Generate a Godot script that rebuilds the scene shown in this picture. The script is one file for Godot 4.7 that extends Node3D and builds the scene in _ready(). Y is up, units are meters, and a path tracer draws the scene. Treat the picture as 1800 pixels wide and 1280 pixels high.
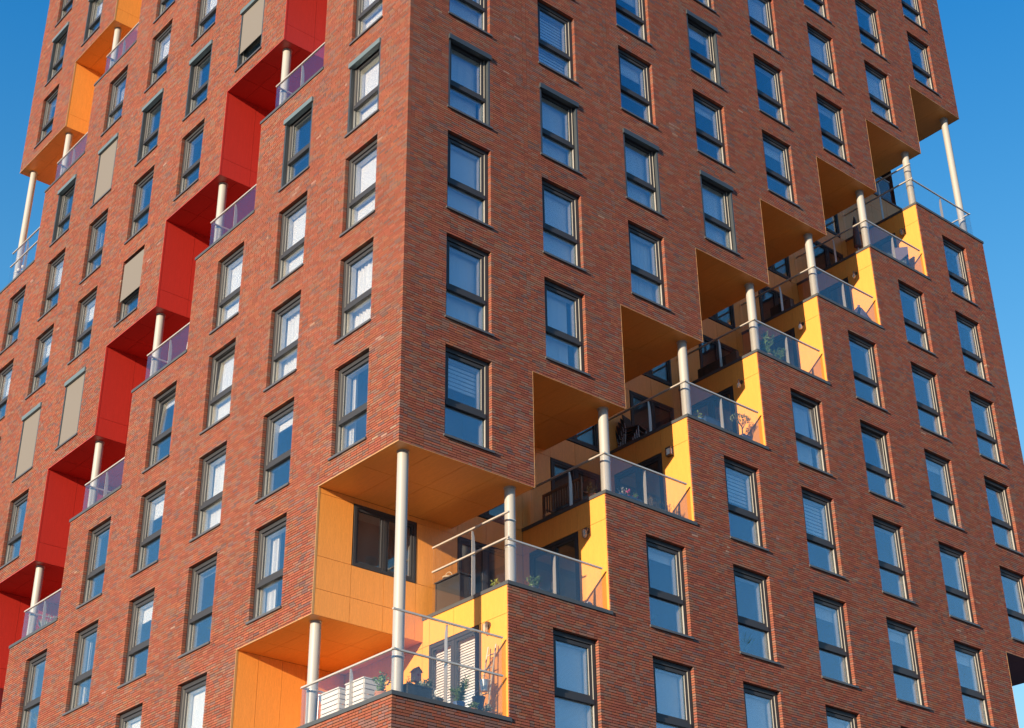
extends Node3D
# A brick apartment tower seen from the street: two facades, stepped balcony ribbons clad in coloured panels.

const YB := 18.1          # height of the reference level above the street
const B := 3.0423         # window bay
const FL := 3.0           # storey
const LEN := 25.05        # side of the tower
const CH := 0.0625        # brick course
const DEP := 3.0          # depth of the balcony recesses
const WW := 1.35
const WH := 2.3125
const WU := 1.222

var rng := RandomNumberGenerator.new()
var mat := {}
var meshes := {}
var tower: Node3D
var used := {}

class MB:
	var v := PackedVector3Array()
	var n := PackedVector3Array()
	var uv := PackedVector2Array()
	var c := PackedColorArray()
	var col := Color(1, 1, 1)
	var xf := Transform3D.IDENTITY
	func tri(a: Vector3, b: Vector3, d: Vector3, nn: Vector3) -> void:
		if (b - a).cross(d - a).dot(nn) > 0.0:
			var t := b
			b = d
			d = t
		for q in [a, b, d]:
			v.append(xf * q)
			n.append((xf.basis * nn).normalized())
			c.append(col)
			uv.append(Vector2(q.x + q.z, q.y))
	func tris(a: Vector3, b: Vector3, d: Vector3, na: Vector3, nb: Vector3, nd: Vector3) -> void:
		if (b - a).cross(d - a).dot(na + nb + nd) > 0.0:
			var t := b
			b = d
			d = t
			t = nb
			nb = nd
			nd = t
		var ps := [a, b, d]
		var ns := [na, nb, nd]
		for i in 3:
			v.append(xf * ps[i])
			n.append((xf.basis * ns[i]).normalized())
			c.append(col)
			uv.append(Vector2(ps[i].x + ps[i].z, ps[i].y))
	func quad(a: Vector3, b: Vector3, d: Vector3, e: Vector3, nn: Vector3) -> void:
		tri(a, b, d, nn)
		tri(a, d, e, nn)
	func box(p: Vector3, q: Vector3) -> MB:
		var lo := Vector3(minf(p.x, q.x), minf(p.y, q.y), minf(p.z, q.z))
		var hi := Vector3(maxf(p.x, q.x), maxf(p.y, q.y), maxf(p.z, q.z))
		var k := [Vector3(lo.x, lo.y, lo.z), Vector3(hi.x, lo.y, lo.z), Vector3(hi.x, hi.y, lo.z), Vector3(lo.x, hi.y, lo.z), Vector3(lo.x, lo.y, hi.z), Vector3(hi.x, lo.y, hi.z), Vector3(hi.x, hi.y, hi.z), Vector3(lo.x, hi.y, hi.z)]
		quad(k[0], k[1], k[2], k[3], Vector3(0, 0, -1))
		quad(k[4], k[5], k[6], k[7], Vector3(0, 0, 1))
		quad(k[0], k[1], k[5], k[4], Vector3(0, -1, 0))
		quad(k[3], k[2], k[6], k[7], Vector3(0, 1, 0))
		quad(k[0], k[3], k[7], k[4], Vector3(-1, 0, 0))
		quad(k[1], k[2], k[6], k[5], Vector3(1, 0, 0))
		return self
	func tube(p: Vector3, q: Vector3, r0: float, r1: float, seg := 10, caps := true) -> MB:
		var d := (q - p).normalized()
		var a := d.cross(Vector3.UP if absf(d.y) < 0.9 else Vector3.RIGHT).normalized()
		var b := d.cross(a)
		for i in seg:
			var t0 := TAU * i / seg
			var t1 := TAU * (i + 1) / seg
			var n0 := a * cos(t0) + b * sin(t0)
			var n1 := a * cos(t1) + b * sin(t1)
			tris(p + n0 * r0, p + n1 * r0, q + n1 * r1, n0, n1, n1)
			tris(p + n0 * r0, q + n1 * r1, q + n0 * r1, n0, n1, n0)
			if caps:
				tri(p, p + n0 * r0, p + n1 * r0, -d)
				tri(q, q + n0 * r1, q + n1 * r1, d)
		return self
	func lathe(o: Vector3, prof: Array, seg := 16) -> MB:
		for k in prof.size() - 1:
			var r0: float = prof[k][0]
			var r1: float = prof[k + 1][0]
			var y0: float = prof[k][1]
			var y1: float = prof[k + 1][1]
			var sl := Vector2(y1 - y0, r0 - r1)
			for i in seg:
				var t0 := TAU * i / seg
				var t1 := TAU * (i + 1) / seg
				var e0 := Vector3(cos(t0), 0, sin(t0))
				var e1 := Vector3(cos(t1), 0, sin(t1))
				var n0 := (e0 * sl.x + Vector3.UP * sl.y).normalized()
				var n1 := (e1 * sl.x + Vector3.UP * sl.y).normalized()
				var A := o + e0 * r0 + Vector3.UP * y0
				var Bq := o + e1 * r0 + Vector3.UP * y0
				var C := o + e1 * r1 + Vector3.UP * y1
				var D := o + e0 * r1 + Vector3.UP * y1
				if r0 > 1e-5:
					tris(A, Bq, C, n0, n1, n1)
				if r1 > 1e-5:
					tris(A, C, D, n0, n1, n0)
		return self
	func mesh() -> ArrayMesh:
		var m := ArrayMesh.new()
		var a := []
		a.resize(Mesh.ARRAY_MAX)
		a[Mesh.ARRAY_VERTEX] = v
		a[Mesh.ARRAY_NORMAL] = n
		a[Mesh.ARRAY_TEX_UV] = uv
		a[Mesh.ARRAY_COLOR] = c
		m.add_surface_from_arrays(Mesh.PRIMITIVE_TRIANGLES, a)
		return m

func inst(mesh: Mesh, called: String, m: Material, parent: Node3D, at := Transform3D.IDENTITY) -> MeshInstance3D:
	var o := MeshInstance3D.new()
	o.name = called
	o.mesh = mesh
	o.material_override = m
	o.transform = at
	parent.add_child(o, true)
	return o

func put(mb: MB, called: String, m: Material, parent: Node3D) -> MeshInstance3D:
	return inst(mb.mesh(), called, m, parent)

func node(called: String, parent: Node3D, at := Transform3D.IDENTITY) -> Node3D:
	var o := Node3D.new()
	o.name = called
	o.transform = at
	parent.add_child(o, true)
	return o

func thing(called: String, label: String, category: String, at: Vector3, turn := 0.0, group := "") -> Node3D:
	var o := Node3D.new()
	var k: int = used.get(called, 0)
	used[called] = k + 1
	o.name = called if k == 0 else "%s_%03d" % [called, k]
	add_child(o)
	o.position = at
	o.rotation.y = turn
	o.set_meta("label", label)
	o.set_meta("category", category)
	if group != "":
		o.set_meta("group", group)
	return o

func lin(r: float, g: float, b: float, a := 1.0) -> Color:
	var c := Color(r, g, b).linear_to_srgb()
	c.a = a
	return c

func std(called: String, c: Color, rough := 0.7, metal := 0.0, spec := 0.5) -> StandardMaterial3D:
	var m := StandardMaterial3D.new()
	m.resource_name = called
	m.albedo_color = c
	m.roughness = rough
	m.metallic = metal
	m.metallic_specular = spec
	mat[called] = m
	return m

func glass(called: String, c: Color) -> StandardMaterial3D:
	var m := std(called, c, 0.0)
	m.transparency = BaseMaterial3D.TRANSPARENCY_ALPHA
	return m

# ---------------------------------------------------------------- levels and edges
func soff(k: int) -> float:
	return YB - 1.81 + FL * k

func capt(k: int) -> float:      # top of the coping of the terrace that lies two storeys under soffit k
	return YB - 1.225 + FL * (k - 2)

func capb(k: int) -> float:
	return YB - 1.31 + FL * (k - 2)

func e1(j: int) -> float:
	return 0.0 if j <= 0 else (LEN if j >= 8 else 3.0 + (j - 1) * B)

func e2(j: int, left := false) -> float:
	return 0.0 if j <= 0 else (LEN if j >= 8 else (3.87 if left else 3.82) + (j - 1) * B)

func fp(left: bool, u: float, y: float, n: float) -> Vector3:
	return Vector3(-n, y, -u) if left else Vector3(u, y, n)

func place(left: bool, u: float, y: float, n := 0.0) -> Transform3D:
	return Transform3D(Basis(Vector3.UP, -PI / 2 if left else 0.0), fp(left, u, y, n))

func _ready() -> void:
	rng.seed = 7
	setup()
	make_materials()
	make_ground()
	tower = thing("apartment_tower", "tall red brick apartment tower with stepped yellow and red balconies", "building", Vector3.ZERO)
	make_walls()
	make_windows()
	make_ribbons()
	make_things()

func setup() -> void:
	var cam := Camera3D.new()
	cam.name = "camera"
	cam.position = Vector3(-17.5249, YB - 16.5061, 24.0716)
	cam.rotation = Vector3(0.5077, -0.7105, -0.01256)
	cam.fov = rad_to_deg(2.0 * atan(640.0 / 2749.5))
	cam.far = 3000.0
	cam.near = 0.1
	add_child(cam)
	cam.make_current()
	var sky := PanoramaSkyMaterial.new()
	sky.panorama = sky_image(1.95)
	var env := Environment.new()
	env.background_mode = Environment.BG_SKY
	env.sky = Sky.new()
	env.sky.sky_material = sky
	env.tonemap_mode = Environment.TONE_MAPPER_LINEAR
	env.tonemap_exposure = 1.95
	env.ssao_enabled = true
	env.ssil_enabled = true
	env.sdfgi_enabled = true
	var we := WorldEnvironment.new()
	we.name = "world_environment"
	we.environment = env
	add_child(we)
	var sun := DirectionalLight3D.new()
	sun.name = "sun"
	sun.light_color = Color(1.0, 0.90, 0.76)
	sun.light_energy = 1.6
	sun.light_angular_distance = 0.5
	sun.shadow_enabled = true
	add_child(sun)
	sun.look_at_from_position(Vector3.ZERO, Vector3(1.0, -0.185, -0.25))

# clear evening air: deep blue overhead, paler towards the horizon, a little brighter opposite and around the sun
func sky_image(exposure: float) -> ImageTexture:
	var im := Image.create(512, 256, false, Image.FORMAT_RGBF)
	var to_sun := Vector3(-1.0, 0.185, 0.25).normalized()
	for r in 256:
		var pol := PI * (r + 0.5) / 256.0
		var y := cos(pol)
		for i in 512:
			var th := TAU * (i + 0.5) / 512.0
			var d := Vector3(sin(th) * sin(pol), y, -cos(th) * sin(pol))
			var cg := d.dot(to_sun)
			var w := pow(1.0 - maxf(y, 0.2), 2.0)     # the lowest air is even haze
			var c := Vector3(maxf(0.012, -0.02 + 0.30 * w + 0.58 * w * w), 0.125 + 0.98 * w, 0.54 + 0.80 * w)
			c *= (1.0 + 0.5 * cg * cg) / 1.17
			c += Vector3(0.55, 0.42, 0.25) * pow(maxf(cg, 0.0), 10.0) * 0.8
			if y < 0.0:
				c = Vector3(0.30, 0.29, 0.28)
			im.set_pixel(i, r, Color(c.x / exposure, c.y / exposure, c.z / exposure))
	return ImageTexture.create_from_image(im)

func grain(seed_: int, lo: float, hi: float, along: float, across: float) -> ImageTexture:
	var nz := FastNoiseLite.new()
	nz.seed = seed_
	nz.frequency = 1.0
	var fine := FastNoiseLite.new()
	fine.seed = seed_ + 5
	fine.frequency = 1.0
	var im := Image.create(256, 256, true, Image.FORMAT_RGB8)
	for y in 256:
		for x in 256:
			var a := TAU * x / 256.0
			var b := TAU * y / 256.0
			var t := nz.get_noise_3d(cos(a) * across, sin(a) * across, sin(b) * along) * 0.6
			t += fine.get_noise_3d(cos(a) * across * 3.1, sin(a) * across * 3.1, cos(b) * along * 2.0) * 0.5
			var g := clampf(lerpf(lo, hi, 0.5 + 0.5 * t), 0.0, 1.0)
			im.set_pixel(x, y, Color(g, g, g))
	im.generate_mipmaps()
	return ImageTexture.create_from_image(im)

func make_materials() -> void:
	var wood := grain(3, 0.77, 1.03, 1.2, 18.0)
	var speck := grain(11, 0.82, 1.0, 9.0, 9.0)
	for e in [["panel_yellow", lin(0.93, 0.375, 0.076)], ["panel_red", lin(0.52, 0.034, 0.024)], ["panel_purple", lin(0.17, 0.035, 0.032)]]:
		var m := std(e[0], e[1], 0.42)
		m.albedo_texture = wood
		m.uv1_triplanar = true
		m.uv1_world_triplanar = true
		m.uv1_scale = Vector3(0.9, 0.9, 0.9)
	var bk := std("brick", Color(1, 1, 1), 0.88, 0.0, 0.4)
	bk.vertex_color_use_as_albedo = true
	bk.albedo_texture = speck
	bk.uv1_triplanar = true
	bk.uv1_world_triplanar = true
	bk.uv1_scale = Vector3(3.3, 3.3, 3.3)
	std("mortar", lin(0.042, 0.032, 0.028), 0.95)
	std("core", lin(0.03, 0.03, 0.03), 0.95)
	std("frame", lin(0.034, 0.035, 0.041), 0.5, 0.0, 0.4)
	std("liner", lin(0.27, 0.265, 0.25), 0.4)
	std("inner_frame", lin(0.60, 0.565, 0.47), 0.5)
	std("coping", lin(0.055, 0.062, 0.07), 0.5)
	std("sill", lin(0.07, 0.075, 0.085), 0.45)
	std("pillar", lin(0.33, 0.325, 0.31), 0.45)
	std("rail", lin(0.50, 0.47, 0.43), 0.35, 0.35)
	std("trim", lin(0.40, 0.24, 0.10), 0.5)
	glass("pane", lin(0.02, 0.06, 0.12, 0.03))
	glass("balustrade", lin(0.03, 0.04, 0.10, 0.025))
	# thin metal coating of the sun-control glazing: part mirror, part clear
	var ct := std("coating", Color(0.42, 0.78, 1.0, 0.22), 0.0, 1.0)
	ct.transparency = BaseMaterial3D.TRANSPARENCY_ALPHA
	var wi := Image.create(4, 4, false, Image.FORMAT_RGBA8)
	wi.fill(Color(1, 1, 1, 1))
	ct.albedo_texture = ImageTexture.create_from_image(wi)
	for e in [["leaf_green", lin(0.11, 0.19, 0.045)], ["leaf_grey", lin(0.20, 0.24, 0.18)], ["leaf_olive", lin(0.15, 0.18, 0.08)], ["leaf_ochre", lin(0.30, 0.19, 0.06)], ["leaf_lime", lin(0.22, 0.27, 0.05)], ["petal_pink", lin(0.60, 0.08, 0.22)], ["petal_white", lin(0.7, 0.68, 0.62)]]:
		var lm := std(e[0], e[1], 0.6)
		lm.backlight = Color(0.25, 0.25, 0.15)
		lm.cull_mode = BaseMaterial3D.CULL_DISABLED
	std("black", lin(0.025, 0.027, 0.03), 0.5)
	std("navy", lin(0.03, 0.06, 0.13), 0.6)
	std("blue_pot", lin(0.08, 0.16, 0.34), 0.35)
	std("white_paint", lin(0.62, 0.60, 0.56), 0.55)
	std("zinc", lin(0.42, 0.45, 0.48), 0.35, 0.7)
	std("oak", lin(0.30, 0.18, 0.09), 0.7)
	std("teak", lin(0.16, 0.09, 0.05), 0.7)
	std("pale_wood", lin(0.52, 0.40, 0.27), 0.7)
	std("pink_wood", lin(0.50, 0.22, 0.17), 0.7)
	std("rose", lin(0.45, 0.05, 0.06), 0.6)
	std("rattan", lin(0.05, 0.042, 0.038), 0.8)
	std("plum", lin(0.10, 0.08, 0.12), 0.85)
	std("lamp_metal", lin(0.12, 0.10, 0.09), 0.4, 0.5)
	glass("lamp_glass", lin(0.6, 0.58, 0.5, 0.35))
	std("lamp_white", lin(0.75, 0.73, 0.68), 0.5)
	std("soil", lin(0.05, 0.035, 0.025), 0.95)
	std("bark", lin(0.14, 0.11, 0.08), 0.9)
	std("terracotta", lin(0.36, 0.15, 0.08), 0.85)
	var tn: StandardMaterial3D = ct.duplicate()
	tn.resource_name = "tint"
	tn.albedo_color = Color(0.52, 0.62, 0.84, 0.02)
	mat["tint"] = tn
	std("room_white", lin(0.50, 0.475, 0.43), 0.9)
	std("room_grey", lin(0.27, 0.265, 0.26), 0.9)
	std("room_tan", lin(0.27, 0.225, 0.175), 0.9)
	for q in ["room_white", "room_grey", "room_tan"]:
		mat[q].vertex_color_use_as_albedo = true
	std("blind_white", lin(0.85, 0.84, 0.81), 0.85)
	std("blind_grey", lin(0.42, 0.43, 0.45), 0.85)
	std("screen", lin(0.145, 0.136, 0.127), 0.9)
	std("screen_dark", lin(0.09, 0.08, 0.08), 0.9)
	std("box_dark", lin(0.035, 0.045, 0.055), 0.45)
	std("box_teal", lin(0.10, 0.14, 0.16), 0.45)
	std("floor", lin(0.32, 0.30, 0.27), 0.9)

func make_ground() -> void:
	var g := MB.new()
	g.quad(Vector3(-900, 0, -900), Vector3(900, 0, -900), Vector3(900, 0, 900), Vector3(-900, 0, 900), Vector3.UP)
	var m := std("paving", lin(0.14, 0.12, 0.105), 0.9)
	m.albedo_texture = grain(21, 0.75, 1.0, 5.0, 5.0)
	m.uv1_triplanar = true
	m.uv1_world_triplanar = true
	m.uv1_scale = Vector3(0.3, 0.3, 0.3)
	var o := put(g, "ground", m, self)
	o.set_meta("kind", "structure")

# ---------------------------------------------------------------- facades
func window_floors(left: bool, j: int) -> Array:
	var lo: Array = [-3, -2, -2, -2, -2, -2, -1, 0] if left else [-3, -2, -2, -2, -2, -2, -2, -1]
	var hi: Array = [5, 5, 6, 7, 7, 8, 9, 10] if left else [5, 5, 6, 6, 7, 7, 8, 9]
	var out := []
	for f in range(lo[j - 1], hi[j - 1] + 1):
		var ok := true
		for k in ribbon_k(left, j):
			if f < k and f > k - 3:
				ok = false
		if ok:
			out.append(f)
	return out

func ribbon_k(left: bool, j: int) -> Array:
	return [1 - j, 8 - j, 15 - j] if left else [j - 8, j - 1, j + 6]

func openings(left: bool) -> Array:      # [u0, u1, y0, y1, is_window]
	var out := []
	for j in range(1, 9):
		for f in window_floors(left, j):
			var u := WU + (j - 1) * B
			var y: float = YB - 1.31 + FL * f
			out.append([u, u + WW, y, y + WH, true])
		for k in ribbon_k(left, j):
			if left:
				if j > 1 or true:
					out.append([e2(j - 1, true), e1(j), capb(k), soff(k), false])
				if j < 8:
					out.append([e1(j), e2(j, true), capb(k), soff(k - 1), false])
			else:
				if j > 1:
					out.append([e1(j - 1), e2(j - 1), capb(k), soff(k - 1), false])
				out.append([e2(j - 1), e1(j), capb(k), soff(k), false])
	return out

func gaps(ops: Array, y: float, grow: float) -> Array:   # solid intervals at height y
	var cut := []
	for o in ops:
		var g: float = grow
		if y > o[2] - g and y < o[3] + g:
			cut.append([o[0] - g, o[1] + g])
	cut.sort_custom(func(a, b): return a[0] < b[0])
	var out := []
	var at := 0.0
	for c in cut:
		if c[0] > at + 0.001:
			out.append([at, c[0]])
		at = maxf(at, c[1])
	if at < LEN - 0.001:
		out.append([at, LEN])
	return out

func brick_colour(nv: float, batch := 0.0) -> Color:
	var t := rng.randf() + nv * 0.16
	var c := Color(0.32, 0.22, 0.175)
	if t < 0.14:
		c = Color(0.325, 0.098, 0.05)
	elif t < 0.46:
		c = Color(0.285, 0.070, 0.039)
	elif t < 0.60:
		c = Color(0.235, 0.058, 0.038)
	elif t < 0.74:
		c = Color(0.26, 0.115, 0.075)
	elif t < 0.86:
		c = Color(0.225, 0.13, 0.10)
	elif t < 0.95:
		c = Color(0.175, 0.115, 0.105)
	elif t < 1.05:
		c = Color(0.115, 0.082, 0.088)
	else:
		c = Color(0.36, 0.25, 0.20)
	c = c.lerp(Color(0.285, 0.118, 0.083), 0.32)
	var s := 0.88 + rng.randf() * 0.24
	s *= 1.0 + 0.10 * batch
	return Color(c.r * s, c.g * s * (0.93 + rng.randf() * 0.14), c.b * s * (0.93 + rng.randf() * 0.14))

func make_walls() -> void:
	var unit := MB.new()
	unit.box(Vector3(0, 0, -1), Vector3(1, 1, 0))
	# no back face
	var um := MB.new()
	um.quad(Vector3(0, 0, 0), Vector3(1, 0, 0), Vector3(1, 1, 0), Vector3(0, 1, 0), Vector3(0, 0, 1))
	um.quad(Vector3(0, 0, 0), Vector3(1, 0, 0), Vector3(1, 0, -1), Vector3(0, 0, -1), Vector3(0, -1, 0))
	um.quad(Vector3(0, 1, 0), Vector3(1, 1, 0), Vector3(1, 1, -1), Vector3(0, 1, -1), Vector3(0, 1, 0))
	um.quad(Vector3(0, 0, 0), Vector3(0, 1, 0), Vector3(0, 1, -1), Vector3(0, 0, -1), Vector3(-1, 0, 0))
	um.quad(Vector3(1, 0, 0), Vector3(1, 1, 0), Vector3(1, 1, -1), Vector3(1, 0, -1), Vector3(1, 0, 0))
	var unit_mesh := um.mesh()
	var tones := []
	for i in 10:
		var bm: StandardMaterial3D = mat["brick"].duplicate()
		bm.vertex_color_use_as_albedo = false
		var bc := brick_colour(0.0)
		bm.albedo_color = lin(bc.r, bc.g, bc.b)
		tones.append(bm)
	var nz := FastNoiseLite.new()
	nz.seed = 4
	nz.frequency = 0.55
	var bottom := YB - 10.5
	for left in [false, true]:
		var ops := openings(left)
		var w := MB.new()
		var dm := -0.02
		# backing with the openings left out, in bands
		var ys := [0.0, YB + 40.0]
		for o in ops:
			ys.append(o[2] - 0.01)
			ys.append(o[3] + 0.01)
		ys.sort()
		var nrm := fp(left, 0, 0, 1)
		for i in ys.size() - 1:
			if ys[i + 1] - ys[i] < 1e-4:
				continue
			for g in gaps(ops, (ys[i] + ys[i + 1]) / 2, 0.01):
				var g0: float = maxf(g[0], 0.011)
				w.quad(fp(left, g0, ys[i], dm), fp(left, g[1], ys[i], dm), fp(left, g[1], ys[i + 1], dm), fp(left, g0, ys[i + 1], dm), nrm)
		for o in ops:
			if not o[4]:
				continue
			var a: float = o[0] - 0.01
			var b: float = o[1] + 0.01
			var y0: float = o[2] - 0.01
			var y1: float = o[3] + 0.01
			w.quad(fp(left, a, y0, dm), fp(left, a, y1, dm), fp(left, a, y1, -0.26), fp(left, a, y0, -0.26), fp(left, 1, 0, 0))
			w.quad(fp(left, b, y0, dm), fp(left, b, y1, dm), fp(left, b, y1, -0.26), fp(left, b, y0, -0.26), fp(left, -1, 0, 0))
			w.quad(fp(left, a, y0, dm), fp(left, b, y0, dm), fp(left, b, y0, -0.26), fp(left, a, y0, -0.26), Vector3.UP)
			w.quad(fp(left, a, y1, dm), fp(left, b, y1, dm), fp(left, b, y1, -0.26), fp(left, a, y1, -0.26), Vector3.DOWN)
		# far side walls of the tower
		if left:
			w.quad(Vector3(0.011, 0, -LEN), Vector3(LEN - 0.1, 0, -LEN), Vector3(LEN - 0.1, soff(0) - 6.0, -LEN), Vector3(0.011, soff(0) - 6.0, -LEN), Vector3(0, 0, -1))
			w.quad(Vector3(3.2, 0, -LEN + 0.02), Vector3(LEN - 0.1, 0, -LEN + 0.02), Vector3(LEN - 0.1, YB + 40, -LEN + 0.02), Vector3(3.2, YB + 40, -LEN + 0.02), Vector3(0, 0, -1))
		else:
			w.quad(Vector3(LEN, 0, -3.2), Vector3(LEN, 0, -LEN + 3.2), Vector3(LEN, YB + 40, -LEN + 3.2), Vector3(LEN, YB + 40, -3.2), Vector3(1, 0, 0))
		var wall := put(w, "wall", mat["mortar"], tower)
		# bricks
		var buf := PackedFloat32Array()
		var ub := Vector3(0, 0, 1) if left else Vector3(1, 0, 0)
		var nb := Vector3(-1, 0, 0) if left else Vector3(0, 0, 1)
		var c0 := int(floor((bottom - soff(0)) / CH))
		var c1 := int(floor((YB + 17.0 + 0.55 * LEN - soff(0)) / CH))
		var singles := 0
		for ci in range(c0, c1):
			var y := soff(0) + ci * CH
			var umin := maxf(0.0, (y - YB - 17.0) / (0.56 if left else 0.46))
			for g in gaps(ops, y + CH / 2, 0.0):
				var a: float = g[0]
				var b: float = g[1]
				if b < umin:
					continue
				if a < 0.001:
					a = 0.0 if (ci % 2 == 0) != left else 0.112
				# movement joints above the steps split the run
				var runs := [[a, b]]
				for j in range(1, 8):
					var mj := e2(j, left) if not left else e1(j)
					var last: Array = runs[runs.size() - 1]
					if mj > last[0] + 0.3 and mj < last[1] - 0.3:
						runs[runs.size() - 1] = [last[0], mj - 0.005]
						runs.append([mj + 0.005, last[1]])
				for r in runs:
					var u: float = r[0]
					var stop: float = r[1]
					var first := true
					while stop - u > 0.012:
						var l := 0.2125
						var pick := rng.randf()
						if first:
							l = [0.2125, 0.1, 0.156, 0.2125][(ci * 7 + 1) % 4] if pick < 0.7 else 0.1
							first = false
						elif pick < 0.16:
							l = 0.1
						if stop - u - l - 0.011 < 0.045:
							l = stop - u
							if l > 0.235:
								l = l * 0.5 - 0.0055
						var h := CH - 0.0150
						var off := rng.randf_range(-0.0022, 0.0012)
						var tilt := rng.randf_range(-0.006, 0.006)
						var yj := rng.randf_range(-0.0009, 0.0009)
						var us := (u + l) if left else u
						var o := fp(left, us, y + 0.0075 + yj, off)
						var bu := (ub + nb * tilt) * l
						var bn := nb * 0.102
						var pick_single := false
						if singles < 150:
							if left:
								pick_single = u < 3.4 and y > YB - 7.95 and y < YB - 7.3
							else:
								pick_single = (u < 3.0 and y > YB - 7.95 and y < YB - 7.3) or (u > 3.0 and u < 4.2 and y < YB - 4.3 and y > YB - 5.6)
						if pick_single:
							singles += 1
							inst(unit_mesh, "brick", tones[rng.randi() % 10], wall, Transform3D(Basis(bu, Vector3(0, h, 0), bn), o))
						else:
							var cl := brick_colour(nz.get_noise_3d(u * 1.2 + (40.0 if left else 0.0), y * 2.6, 0.0), nz.get_noise_3d(u * 0.35 + 9.0, y * 0.5, 77.0))
							buf.append_array(PackedFloat32Array([bu.x, 0, bn.x, o.x, bu.y, h, bn.y, o.y, bu.z, 0, bn.z, o.z, cl.r, cl.g, cl.b, 1.0]))
						u += l + 0.011
		var mm := MultiMesh.new()
		mm.transform_format = MultiMesh.TRANSFORM_3D
		mm.use_colors = true
		mm.mesh = unit_mesh
		mm.instance_count = buf.size() / 16
		mm.buffer = buf
		print("bricks ", left, " ", mm.instance_count, " singles ", singles)
		var mi := MultiMeshInstance3D.new()
		mi.name = "bricks"
		mi.multimesh = mm
		mi.material_override = mat["brick"]
		mi.set_meta("kind", "stuff")
		wall.add_child(mi, true)

# ---------------------------------------------------------------- windows
func bars(mb: MB, x0: float, x1: float, y0: float, y1: float, wl: float, wt: float, wb: float, z0: float, z1: float) -> void:
	mb.box(Vector3(x0, y0, z0), Vector3(x0 + wl, y1, z1))
	mb.box(Vector3(x1 - wl, y0, z0), Vector3(x1, y1, z1))
	mb.box(Vector3(x0 + wl, y1 - wt, z0), Vector3(x1 - wl, y1, z1))
	mb.box(Vector3(x0 + wl, y0, z0), Vector3(x1 - wl, y0 + wb, z1))

func room_mesh(hw: float, y0: float, y1: float, z0: float, depth: float, ow: float, oy0: float, oy1: float) -> ArrayMesh:
	var r := MB.new()
	var z1 := z0 - depth
	r.quad(Vector3(-hw, y0, z1), Vector3(hw, y0, z1), Vector3(hw, y1, z1), Vector3(-hw, y1, z1), Vector3(0, 0, 1))
	r.quad(Vector3(-hw, y0, z0), Vector3(-hw, y0, z1), Vector3(-hw, y1, z1), Vector3(-hw, y1, z0), Vector3(1, 0, 0))
	r.quad(Vector3(hw, y0, z0), Vector3(hw, y0, z1), Vector3(hw, y1, z1), Vector3(hw, y1, z0), Vector3(-1, 0, 0))
	r.col = Color(0.17, 0.115, 0.08)     # wooden floor
	r.quad(Vector3(-hw, y0, z0), Vector3(hw, y0, z0), Vector3(hw, y0, z1), Vector3(-hw, y0, z1), Vector3(0, 1, 0))
	r.col = Color(1, 1, 1)
	r.quad(Vector3(-hw, y1, z0), Vector3(hw, y1, z0), Vector3(hw, y1, z1), Vector3(-hw, y1, z1), Vector3(0, -1, 0))
	var nn := Vector3(0, 0, -1)
	r.quad(Vector3(-hw, y0, z0), Vector3(-ow, y0, z0), Vector3(-ow, y1, z0), Vector3(-hw, y1, z0), nn)
	r.quad(Vector3(ow, y0, z0), Vector3(hw, y0, z0), Vector3(hw, y1, z0), Vector3(ow, y1, z0), nn)
	r.quad(Vector3(-ow, y0, z0), Vector3(ow, y0, z0), Vector3(ow, oy0, z0), Vector3(-ow, oy0, z0), nn)
	r.quad(Vector3(-ow, oy1, z0), Vector3(ow, oy1, z0), Vector3(ow, y1, z0), Vector3(-ow, y1, z0), nn)
	return r.mesh()

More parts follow.
